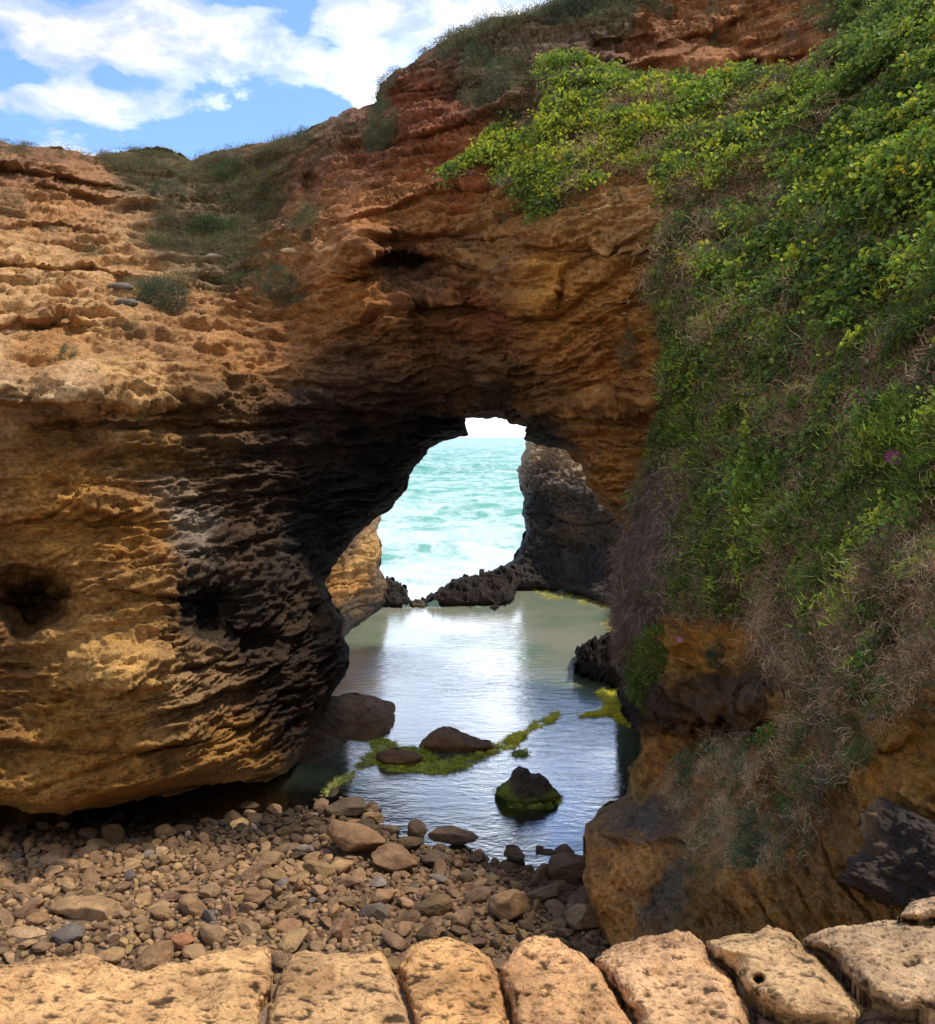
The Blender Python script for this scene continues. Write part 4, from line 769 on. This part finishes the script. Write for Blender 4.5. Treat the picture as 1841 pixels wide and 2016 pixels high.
def orient(Nn, rs, upmix=0.5, jit=0.25):
    z = Nn*(1-upmix)+UPV*upmix+rs.normal(size=Nn.shape)*jit; z /= np.linalg.norm(z, axis=1)[:, None]
    r = rs.normal(size=Nn.shape); x = np.cross(r, z); x /= np.linalg.norm(x, axis=1)[:, None]; y = np.cross(z, x)
    return np.stack([x, y, z], -1)
# candidate points on the cliff face
XYok = (cliff.X > -60) & (cliff.X < 2050) & (cliff.Y > -160) & (cliff.Y < 2000)
CX, CY, CPp, CN = cliff.X[XYok], cliff.Y[XYok], cliff.P[XYok], cliff.N[XYok]
CW = CPp[:, 1]**2/np.clip(np.abs((CN*((CPp-np.array([0, 0, CAMZ]))/np.linalg.norm(CPp-np.array([0, 0, CAMZ]), axis=1)[:, None])).sum(1)), .25, 1)
slope_poly = [(2050, -160), (1720, -120), (1700, 0), (1690, 95), (1650, 138), (1600, 160), (1545, 186), (1500, 182), (1450, 176), (1400, 184), (1300, 176), (1200, 166), (1140, 150), (1085, 112), (1062, 125), (1075, 180), (1090, 230), (1040, 262), (960, 285), (925, 320), (885, 372), (930, 365),
              (985, 322), (1005, 390), (1050, 420), (1080, 440), (1110, 420), (1130, 390), (1180, 385), (1200, 350), (1268, 345), (1300, 380), (1328, 430), (1332, 500), (1310, 545), (1298, 580), (1318, 640), (1328, 700), (1318, 800), (1312, 880), (1292, 950), (1270, 985), (1300, 1000), (1275, 1080), (1250, 1150), (1240, 1200), (1236, 1300), (1275, 1250),
              (1320, 1200), (1352, 1170), (1400, 1200), (1440, 1215), (1470, 1200), (1500, 1240), (1530, 1230), (1560, 1290), (1600, 1330), (1640, 1360), (1600, 1400), (1580, 1450), (1560, 1500), (1600, 1560), (1650, 1600), (1690, 1560), (1760, 1500), (1841, 1430), (2050, 1400)]
low_poly = [(1330, 1500), (1400, 1455), (1500, 1440), (1600, 1480), (1640, 1560), (1660, 1640), (1630, 1720), (1500, 1735), (1400, 1740), (1360, 1640), (1320, 1570)]
left_poly = [(180, 300), (345, 308), (376, 320), (440, 299), (500, 288), (600, 270), (615, 330), (600, 400), (640, 430), (600, 520), (610, 600), (560, 620), (480, 580), (380, 560), (330, 640), (270, 610), (250, 540), (300, 470), (280, 400), (240, 350)]
# leaf, grass, finger plant, dead twigs, hanging roots
VW = idw([(1750, 200, .9, .2, 0, 0, 0), (1650, 50, .9, .1, 0, .1, 0), (1300, 220, .8, .05, 0, .3, 0), (1000, 320, .8, .1, 0, .1, 0), (1150, 260, .8, .1, 0, .2, 0), (1200, 300, .6, .1, 0, .5, 0), (1450, 330, .7, .3, 0, .3, 0), (1600, 420, .5, .8, 0, .1, 0), (1380, 480, .1, .9, 0, .5, 0), (1500, 560, .5, .6, .1, .2, 0), (1700, 600, 1, .2, 0, .1, 0), (1800, 400, .9, .3, 0, 0, 0),
          (1400, 700, .35, .4, .5, .1, 0), (1550, 800, .15, .4, .1, 1, 0), (1470, 640, .3, .4, .1, .7, 0), (1400, 420, .35, .3, 0, .8, 0), (1620, 700, .5, .4, 0, .6, 0), (1750, 750, .6, .5, .1, .2, 0), (1350, 850, .1, .4, .9, .2, 0), (1800, 900, .1, .4, .9, .2, 0), (1500, 950, .35, .6, .4, .2, 0), (1650, 1000, .35, .5, .3, .6, 0), (1560, 1080, .1, .5, .4, .6, 0), (1750, 1040, .3, .5, .4, .4, 0), (1330, 960, 0, .3, .4, .6, .4), (1310, 1060, 0, .05, 0, .5, 1), (1270, 1200, 0, 0, 0, .5, 1), (1420, 1050, .05, .8, .3, .3, 0), (1600, 1150, .05, .35, .1, .8, 0),
          (1800, 1150, .1, .6, .1, .7, 0), (1841, 1340, 0, .3, 0, 1, 0), (1950, 1300, 0, .3, 0, 1, 0), (1700, 1300, 0, .3, 0, 1, 0), (1550, 1220, 0, .1, 0, 1, 0), (1400, 1140, .1, .4, .6, .3, 0), (1700, 1440, 0, 1, 0, .3, 0), (1600, 1400, 0, .3, 0, .8, 0), (1450, 1550, 0, .25, 0, .8, .1), (1560, 1600, .3, .4, 0, .4, 0), (1500, 1700, 0, .25, 0, .9, 0), (1380, 1510, 0, .4, 0, .6, 0)], 3.0)
rs = np.random.RandomState(77)
def pick(poly, n, wfun=None, rs=rs):
    m = np.where(inpoly(poly, CX, CY))[0]; w_ = CW[m].copy()
    if wfun is not None: w_ = w_*wfun(m)
    w_ = np.clip(w_, 0, None); return rs.choice(m, n, p=w_/w_.sum())
def typew(k, nz=1.0):
    def f(m):
        w_ = coarse(VW, CX[m]+25*fbm(CPp[m]*.9, 2), CY[m]+25*fbm(CPp[m]*.9+30, 2), 12.0)[..., k]
        return w_*np.clip(0.55+nz*fbm(CPp[m]*1.1+k*19, 3), 0.02, 1.4)
    return f
G_Y = np.array([.34, .37, .05]); G_L = np.array([.24, .32, .06]); G_D = np.array([.08, .13, .04]); YEL = np.array([.42, .38, .04])
def leafcol(n, m, rs):
    t = np.clip(.5+.9*fbm(CPp[m]*.8+70, 2)+rs.normal(size=n)*.4, 0, 1)[:, None]; c = G_D*(1-t)+G_L*t
    yz = np.exp(-((CX[m]-1180)/240)**2-((CY[m]-330)/120)**2)*.6+.10; y_ = (rs.rand(n) < yz)[:, None]; c = np.where(y_, G_Y*1.15, c)
    g_ = np.exp(-((CX[m]-1700)/200)**2-((CY[m]-60)/160)**2)[:, None]; c = c*(1-g_*.6)+np.array([.12, .17, .08])*g_*.6
    yy_ = (rs.rand(n) < .02)[:, None]; return np.where(yy_, YEL, c)
def veg(name, tm, k, n, size, colf, mat, label, upmix, down=False, poly=slope_poly, off=0.05, nz=1.0, jit=.25, cat='ground cover', mound=0.0):
    m = pick(poly, n, typew(k, nz)); pos = CPp[m]+CN[m]*(off*rs.uniform(.2, 2.0, n)+mound*np.clip(fbm(CPp[m]*1.25+15, 3)*1.5+.12, 0, .7)*np.clip((CX[m]-1335)/130+np.clip((420-CY[m])/50, 0, 1), 0, 1))[:, None]
    nearer = np.clip(CPp[m, 1]/11.0, .5, 1.0)
    V, F, c = stamp(tm, pos, orient(np.tile([-.1, -.35, -1.0], (n, 1)) if down else CN[m], rs, 0 if down else upmix, jit), rs.uniform(*size, n)*nearer, colf(n, m, rs), rs)
    o = mesh_np(name, V, F, mat, np.clip(c, .005, .9), smooth=False); tag(o, label, cat, kind='stuff'); return o
def flatc(a, b, var=.25):
    def f(n, m, rs):
        t = rs.rand(n)[:, None]; return (np.array(a)*(1-t)+np.array(b)*t)*(1+var*rs.normal(size=n))[:, None].clip(.4, 1.8)
    return f
veg('leafy_creeper', T_leaf, 0, 7000, (.45, 1.5), leafcol, M_leaf, 'bright green leafy creeper covering the upper right slope', .35, off=.06, nz=3.0, mound=.45)
veg('grass', T_grass, 1, 2900, (.6, 1.1), flatc((.06, .10, .035), (.13, .17, .06)), M_grass, 'dark green fine grass between the creepers on the right slope', .3, off=.03, nz=2.2, mound=.3)
veg('finger_plant', T_pig, 2, 3600, (.55, 1.15), flatc((.09, .17, .035), (.36, .40, .08), .4), M_leaf, 'fleshy finger leaved green plants on the middle of the right slope', .35, off=.05, nz=2.2, mound=.4)
veg('dead_twigs', T_dead, 3, 5600, (.7, 1.4), flatc((.16, .085, .05), (.60, .40, .23), .5), M_dry, 'tangle of dry brown twigs over the lower right slope', .1, off=.04, nz=1.3, mound=.35)
veg('hanging_roots', T_root, 4, 2000, (.7, 1.3), flatc((.15, .085, .08), (.40, .29, .25), .3), M_dry, 'curtain of dead purple brown roots hanging beside the right foot of the arch', 0, down=True, off=.08, nz=.3)
veg('dead_twigs', T_dead, 3, 420, (.4, .85), flatc((.32, .19, .10), (.55, .40, .25), .4), M_dry, 'sparse dry twigs on the bare ochre rock at the lower right', .1, poly=low_poly, off=.02, nz=4.5)
veg('grass', T_grass, 1, 130, (.4, .8), flatc((.05, .10, .03), (.10, .16, .05)), M_grass, 'small grass tufts on the bare ochre rock at the lower right', .3, poly=low_poly, off=.02, nz=1.8)
def scrub(name, poly, n, size, ca, cb, label, nz=1.6, tm=T_fine, up=.5):
    m = pick(poly, n, lambda mm: np.clip(.3+nz*fbm(CPp[mm]*.55+90, 3), 0, 1.2)); V, F, c = stamp(tm, CPp[m]+CN[m]*.03, orient(CN[m], rs, up), rs.uniform(*size, n), flatc(ca, cb)(n, m, rs), rs)
    tag(mesh_np(name, V, F, M_grass, c, smooth=False), label, 'ground cover', kind='stuff')
scrub('scrub', left_poly, 1700, (.5, 1.2), (.08, .10, .045), (.16, .16, .08), 'low grey green scrub on the gully left of the arch top')
scrub('dry_scrub', left_poly, 1500, (.7, 1.4), (.13, .09, .055), (.20, .14, .085), 'dry brown scrub on the gully left of the arch top', tm=T_dead)
scrub('scrub', [(-60, 270), (60, 280), (180, 292), (345, 302), (345, 325), (180, 320), (0, 310), (-60, 310)], 260, (.4, .8), (.09, .09, .05), (.16, .14, .08), 'thin scrub along the rim of the left cliff', .8)
scrub('scrub', [(560, 262), (690, 200), (752, 160), (780, 130), (850, 90), (900, 60), (975, 28), (1060, 10), (1160, -20), (1300, -60), (1300, 30), (1200, 60), (1060, 60), (1040, 130), (1060, 230), (980, 260), (900, 190), (930, 110), (860, 130), (800, 160), (770, 190), (700, 225), (600, 300)], 1300, (.5, 1.1), (.08, .085, .05), (.17, .15, .10), 'grey green scrub along the rim above the arch', 1.4)
scrub('scrub', [(1560, -60), (1700, -60), (1700, 60), (1640, 100), (1600, 50)], 120, (.7, 1.3), (.07, .11, .05), (.13, .17, .08), 'thin green scrub at the top edge of the upper right rock', 1.4)
# ------------------------------------------------------------ countable bushes
def on_cliff(X, Y):
    i = np.argmin((CX-X)**2+(CY-Y)**2); return CPp[i], CN[i]
def bush(X, Y, wpx, hpx, ca, cb, label, tm=T_fine, n=60, hang=0.5, size=(.6, 1.1), name='shrub', twig=True):
    p, nn_ = on_cliff(X, Y); k = p[1]/FPX*SX; rx, rz = wpx*k/2, hpx*k/2
    root = bpy.data.objects.new(name, None); C.objects.link(root); root.location = p; tag(root, label, 'shrub' if name == 'shrub' else name)
    d = rs.normal(size=(n, 3)); d /= np.linalg.norm(d, axis=1)[:, None]; rr = rs.uniform(.55, 1, n)**.5
    d[:, 1] = -np.abs(d[:, 1]); q = d*rr[:, None]*np.array([rx, min(rx, rz)*.55+.08, rz]); q[:, 0] *= np.clip(.75-q[:, 2]/rz*.25, .4, 1)
    out = d*np.array([1, 1, .6]); out[:, 2] += (.5-hang); out /= np.linalg.norm(out, axis=1)[:, None]
    c = flatc(ca, cb)(n, None, rs); V, F, cl = stamp(tm, q, orient(out, rs, .1, .2), rs.uniform(*size, n)*np.clip(rx*1.4, .35, 1.3), c, rs)
    mesh_np('foliage', V, F, M_grass, cl, smooth=False, parent=root)
    if twig:
        nt_ = max(6, n//6); qq = rs.normal(size=(nt_, 3))*np.array([rx*.4, .05, rz*.3]); qq[:, 1] -= .05
        V, F, cl = stamp(T_root if hang > .5 else T_dead, qq, orient(np.tile([0, -.6, .8 if hang <= .5 else -1.2], (nt_, 1)), rs, 0, .3), rs.uniform(.5, 1, nt_)*np.clip(rx*1.6, .3, 1.2), flatc((.16, .12, .09), (.26, .2, .14))(nt_, None, rs), rs)
        mesh_np('stem', V, F, M_dry, cl, smooth=False, parent=root)
    return root
GG, GG2, DG, DG2 = (.055, .085, .05), (.10, .13, .075), (.03, .065, .03), (.06, .11, .045)
for a in [(762, 272, 85, 130, GG, GG2, 'tall dark green bush hanging over the red cliff left of the arch crown', T_fine, 150, .8),
          (560, 575, 75, 75, DG, GG2, 'round dark green bush at the lower end of the left gully', T_fine, 90, .5), (592, 592, 45, 70, DG, DG2, 'narrow blackish green bush right of the round one above the overhang', T_fine, 60, .8),
          (1254, 690, 68, 82, (.06, .075, .035), (.11, .12, .05), 'olive bush on the bare orange face beside the green slope', T_fine, 80, .6), (140, 712, 55, 60, GG, GG2, 'grassy grey green tuft hanging above the pale ledge on the left', T_grass, 26, .7),
          (184, 512, 58, 34, GG, GG2, 'small round bush on the tan left slope', T_fine, 40, .3), (318, 612, 120, 75, GG, (.1, .1, .06), 'broad brown green bush below the grey stones on the left slope', T_fine, 120, .6),
          (940, 130, 70, 90, GG, GG2, 'grey green bush hanging from the rim above the arch', T_fine, 90, .8), (985, 190, 95, 120, GG, (.11, .12, .075), 'large grey bush beside the upper tip of the green slope', T_fine, 130, .7),
          (1392, 85, 42, 160, GG, (.1, .15, .07), 'long green vine hanging down the red upper right rock', T_leaf, 60, .9), (1300, 30, 60, 50, (.06, .1, .06), (.1, .14, .08), 'blue green bush at the top of the upper rock', T_fine, 60, .7),
          (1150, 30, 190, 70, GG, (.12, .13, .085), 'wide grey green bush draped over the upper rim', T_fine, 170, .7), (1560, 95, 50, 60, (.09, .08, .05), (.15, .12, .08), 'brown thin bush on the upper right rock', T_fine, 40, .7),
          (605, 300, 60, 80, GG, GG2, 'grey green bush above the dark hollow left of the arch', T_fine, 70, .6), (460, 350, 80, 44, (.06, .10, .045), (.1, .16, .06), 'bright green low bush at the head of the gully', T_fine, 60, .3),
          (330, 400, 90, 44, GG, (.12, .13, .08), 'flat grey bush below the left skyline', T_fine, 70, .4), (420, 470, 150, 70, (.05, .08, .035), (.09, .12, .05), 'large dark green low bush in the middle of the gully', T_fine, 140, .4),
          (20, 420, 70, 70, (.1, .1, .06), (.16, .14, .09), 'dry grey bush at the left edge below the skyline', T_fine, 60, .4), (102, 472, 50, 30, GG, GG2, 'small grey bush above the round one on the left slope', T_fine, 30, .4),
          (270, 500, 40, 90, (.05, .07, .04), (.1, .1, .06), 'narrow dark bush along the shaded groove of the left slope', T_fine, 60, .5), (1216, 398, 34, 26, DG, DG2, 'tiny dark green bush on the bare rock shelf under the creeper', T_fine, 22, .3),
          (1430, 1290, 70, 70, DG, DG2, 'small dark grass tuft growing from the bare ochre bulge', T_grass, 30, .6), (265, 660, 60, 30, (.08, .1, .05), (.13, .14, .07), 'flat olive tuft under the broad bush on the left slope', T_fine, 30, .3),
          (1005, 435, 34, 60, DG, GG2, 'dark little bush hanging left of the orange face', T_fine, 34, .8), (690, 262, 50, 50, GG, GG2, 'small grey bush left of the tall hanging bush', T_fine, 40, .5), (1020, 360, 90, 70, DG, DG2, 'dark green bush under the left tip of the creeper', T_fine, 70, .7),
          (1350, 1545, 50, 50, DG, DG2, 'dark green tuft on the ochre rock at the lower right', T_fine, 16, .5), (1565, 1590, 80, 50, (.1, .19, .035), (.15, .25, .05), 'bright green clover like patch on the lower right rock', T_leaf, 14, .3), (1510, 1690, 130, 70, DG, DG2, 'dark green grassy tuft above the wall at the lower right', T_fine, 40, .5)]:
    bush(*a)
# finger plant hanging on the ochre bulge at the pool side
bush(1310, 1320, 130, 170, (.09, .19, .04), (.26, .32, .07), 'finger leaved plant with red tips hanging over the dark ledge beside the pool', tm=T_pig, n=130, hang=.6, size=(.7, 1.3), name='shrub')
# flowers
M_pet = leaf_mat('petal', .2, .5, .3)
def flower(X, Y, r, colr_, label):
    p, n_ = on_cliff(X, Y); vdir = np.array([0, 0, CAMZ])-p; vdir = vdir/np.linalg.norm(vdir); p = p+vdir*.45; r = r*1.7
    root = bpy.data.objects.new('flower', None); C.objects.link(root); root.location = p; tag(root, label, 'flower', 'flowers on the right slope')
    root.rotation_euler = Vector(vdir*.6+np.array([0, -.3, .5])).to_track_quat('Z', 'Y').to_euler(); Vs, Fs = [], []
    for i in range(22):
        a = i*2*math.pi/22; w_ = r*.12; R1, R0, z1 = r*(1 if i % 2 else .85), r*.12, r*.25
        ca, sa = math.cos(a), math.sin(a); V = [(R0*ca+w_*.4*sa, R0*sa-w_*.4*ca, 0), (R1*.7*ca+w_*sa, R1*.7*sa-w_*ca, z1*.8), (R1*ca, R1*sa, z1), (R1*.7*ca-w_*sa, R1*.7*sa+w_*ca, z1*.8)]
        Vs += V; Fs.append([4*i, 4*i+1, 4*i+2, 4*i+3])
    mesh_np('petals', np.array(Vs), np.array(Fs), M_pet, np.tile(colr_, (len(Vs), 1)), smooth=False, parent=root)
    IV, IF = ICO[2]; mesh_np('flower_centre', IV*np.array([r*.25, r*.25, r*.18])+np.array([0, 0, .02*r]), IF, M_pet, np.tile((.7, .6, .25), (len(IV), 1)), parent=root)
for a in [(1777, 908, .055, (.62, .04, .42), 'magenta flower among finger leaves at the far right'), (1413, 1123, .05, (.50, .05, .30), 'purple pink flower in the middle of the right slope'), (1312, 1264, .055, (.66, .06, .45), 'pink flower on the hanging finger plant beside the pool'),
          (1374, 1196, .035, (.62, .10, .12), 'small red bud above the ochre bulge'), (1741, 709, .04, (.60, .16, .12), 'salmon coloured bloom among the leaves at the upper right'), (1398, 672, .035, (.6, .2, .12), 'orange bloom near the bare orange face'), (1368, 1268, .035, (.6, .2, .3), 'pale pink small flower right of the pink one')]: flower(*a)
#MARK_ALGAE
# ------------------------------------------------------------ algae in the pool
T_alg = [clump_strips(120+i, 40, .07, .006, .05, .02, .1, 3, wob=.2) for i in range(4)]
def algae(poly, n, ca, cb, label, h=0.03):
    a = np.array(poly, float); pts = []
    fp = fract(poly, .18, 8, len(poly)+n)
    while len(pts) < n:
        x = rs.uniform(a[:, 0].min(), a[:, 0].max(), 4000); y = rs.uniform(a[:, 1].min(), a[:, 1].max(), 4000); m = inpoly(fp, x, y); pts += list(zip(x[m], y[m]))
    pts = np.array(pts[:n]); P = atz(pts[:, 0], pts[:, 1], 0.0); nz = fbm(P*2.2+5, 3); keep = nz+.22*rs.normal(size=len(P)) > -.02; P = P[keep]; P[:, 2] = h*.25*(.2+nz[keep]); k = len(P)
    V, F, c = stamp(T_alg, P, orient(np.tile([0, 0, 1.0], (k, 1)), rs, 0, .25), rs.uniform(.4, 1.0, k), flatc(np.array(ca)*[1.8, 1.35, 1], np.array(cb)*[1.5, 1.25, 1], .2)(k, None, rs), rs)
    tag(mesh_np('algae', V, F, M_algae, c, smooth=False), label, 'algae', kind='stuff')
YG, YG2 = (.34, .42, .03), (.55, .60, .06)
algae([(962, 1484), (972, 1464), (1000, 1452), (1040, 1434), (1072, 1414), (1098, 1400), (1098, 1412), (1072, 1432), (1030, 1455), (990, 1476)], 900, YG, YG2, 'yellow green algae strip running from the humped rock across the pool')
algae([(1140, 1414), (1160, 1404), (1192, 1396), (1188, 1380), (1172, 1358), (1220, 1360), (1240, 1395), (1262, 1446), (1232, 1424), (1200, 1410), (1160, 1416)], 1300, YG, YG2, 'bright yellow algae patch at the right edge of the pool')
algae([(712, 1494), (730, 1470), (750, 1456), (776, 1462), (790, 1474), (840, 1480), (900, 1492), (976, 1486), (940, 1506), (880, 1526), (840, 1524), (800, 1522), (760, 1512), (730, 1506)], 1500, (.16, .24, .03), (.34, .42, .06), 'green algae round the foot of the brown rocks in the pool')
algae([(640, 1560), (668, 1534), (706, 1506), (730, 1494), (726, 1504), (690, 1532), (650, 1564)], 260, (.16, .22, .06), (.26, .32, .12), 'thin pale algae line along the foot of the large boulder')
algae([(970, 1562), (984, 1546), (1000, 1556), (1060, 1562), (1096, 1558), (1108, 1572), (1080, 1590), (1030, 1596), (1000, 1586)], 280, (.10, .16, .03), (.24, .32, .05), 'green algae skirt round the lone dark rock')
algae([(1008, 1486), (1020, 1480), (1038, 1484), (1030, 1490), (1014, 1490)], 60, (.12, .18, .03), (.24, .32, .05), 'small algae tuft alone in the pool above the lone rock')
algae([(1050, 1160), (1110, 1166), (1170, 1180), (1240, 1204), (1236, 1212), (1180, 1196), (1110, 1176), (1055, 1168)], 700, (.22, .26, .05), (.36, .38, .10), 'olive algae band along the foot of the headland')
algae([(1185, 1232), (1210, 1206), (1240, 1200), (1240, 1226), (1205, 1246)], 260, (.24, .28, .08), (.4, .4, .16), 'pale algae on the right shore below the brown rock')
# stones stuck on the cliff face
for X, Y, r, cc_, lb in [(426, 516, .22, (.55, .45, .33), 'flat pale slab lying in the middle of the left gully'), (1240, 622, .09, (.5, .36, .22), 'small pale stone on the bare orange face'), (1205, 600, .06, (.5, .36, .22), 'tiny pale stone left of the small pale stone on the orange face'), (495, 595, .12, (.5, .34, .2), 'tan stone below the dry scrub of the gully'),
                         (585, 505, .22, (.5, .33, .19), 'pale rock at the right edge of the gully'), (235, 590, .28, (.2, .17, .14), 'grey stone in the groove of the left slope'), (245, 620, .24, (.18, .15, .13), 'lower grey stone in the groove of the left slope'), (18, 655, .22, (.6, .4, .22), 'rounded tan rock at the left edge of the slope')]:
    p, n_ = on_cliff(X, Y); V, F = pebble(int(X), 3, 8, (1, .8, .4), .8); o = mesh_np('rock', V*r, F, M_bould, np.tile(cc_, (len(V), 1))); o.location = p+n_*r*.15; tag(o, lb, 'rock')
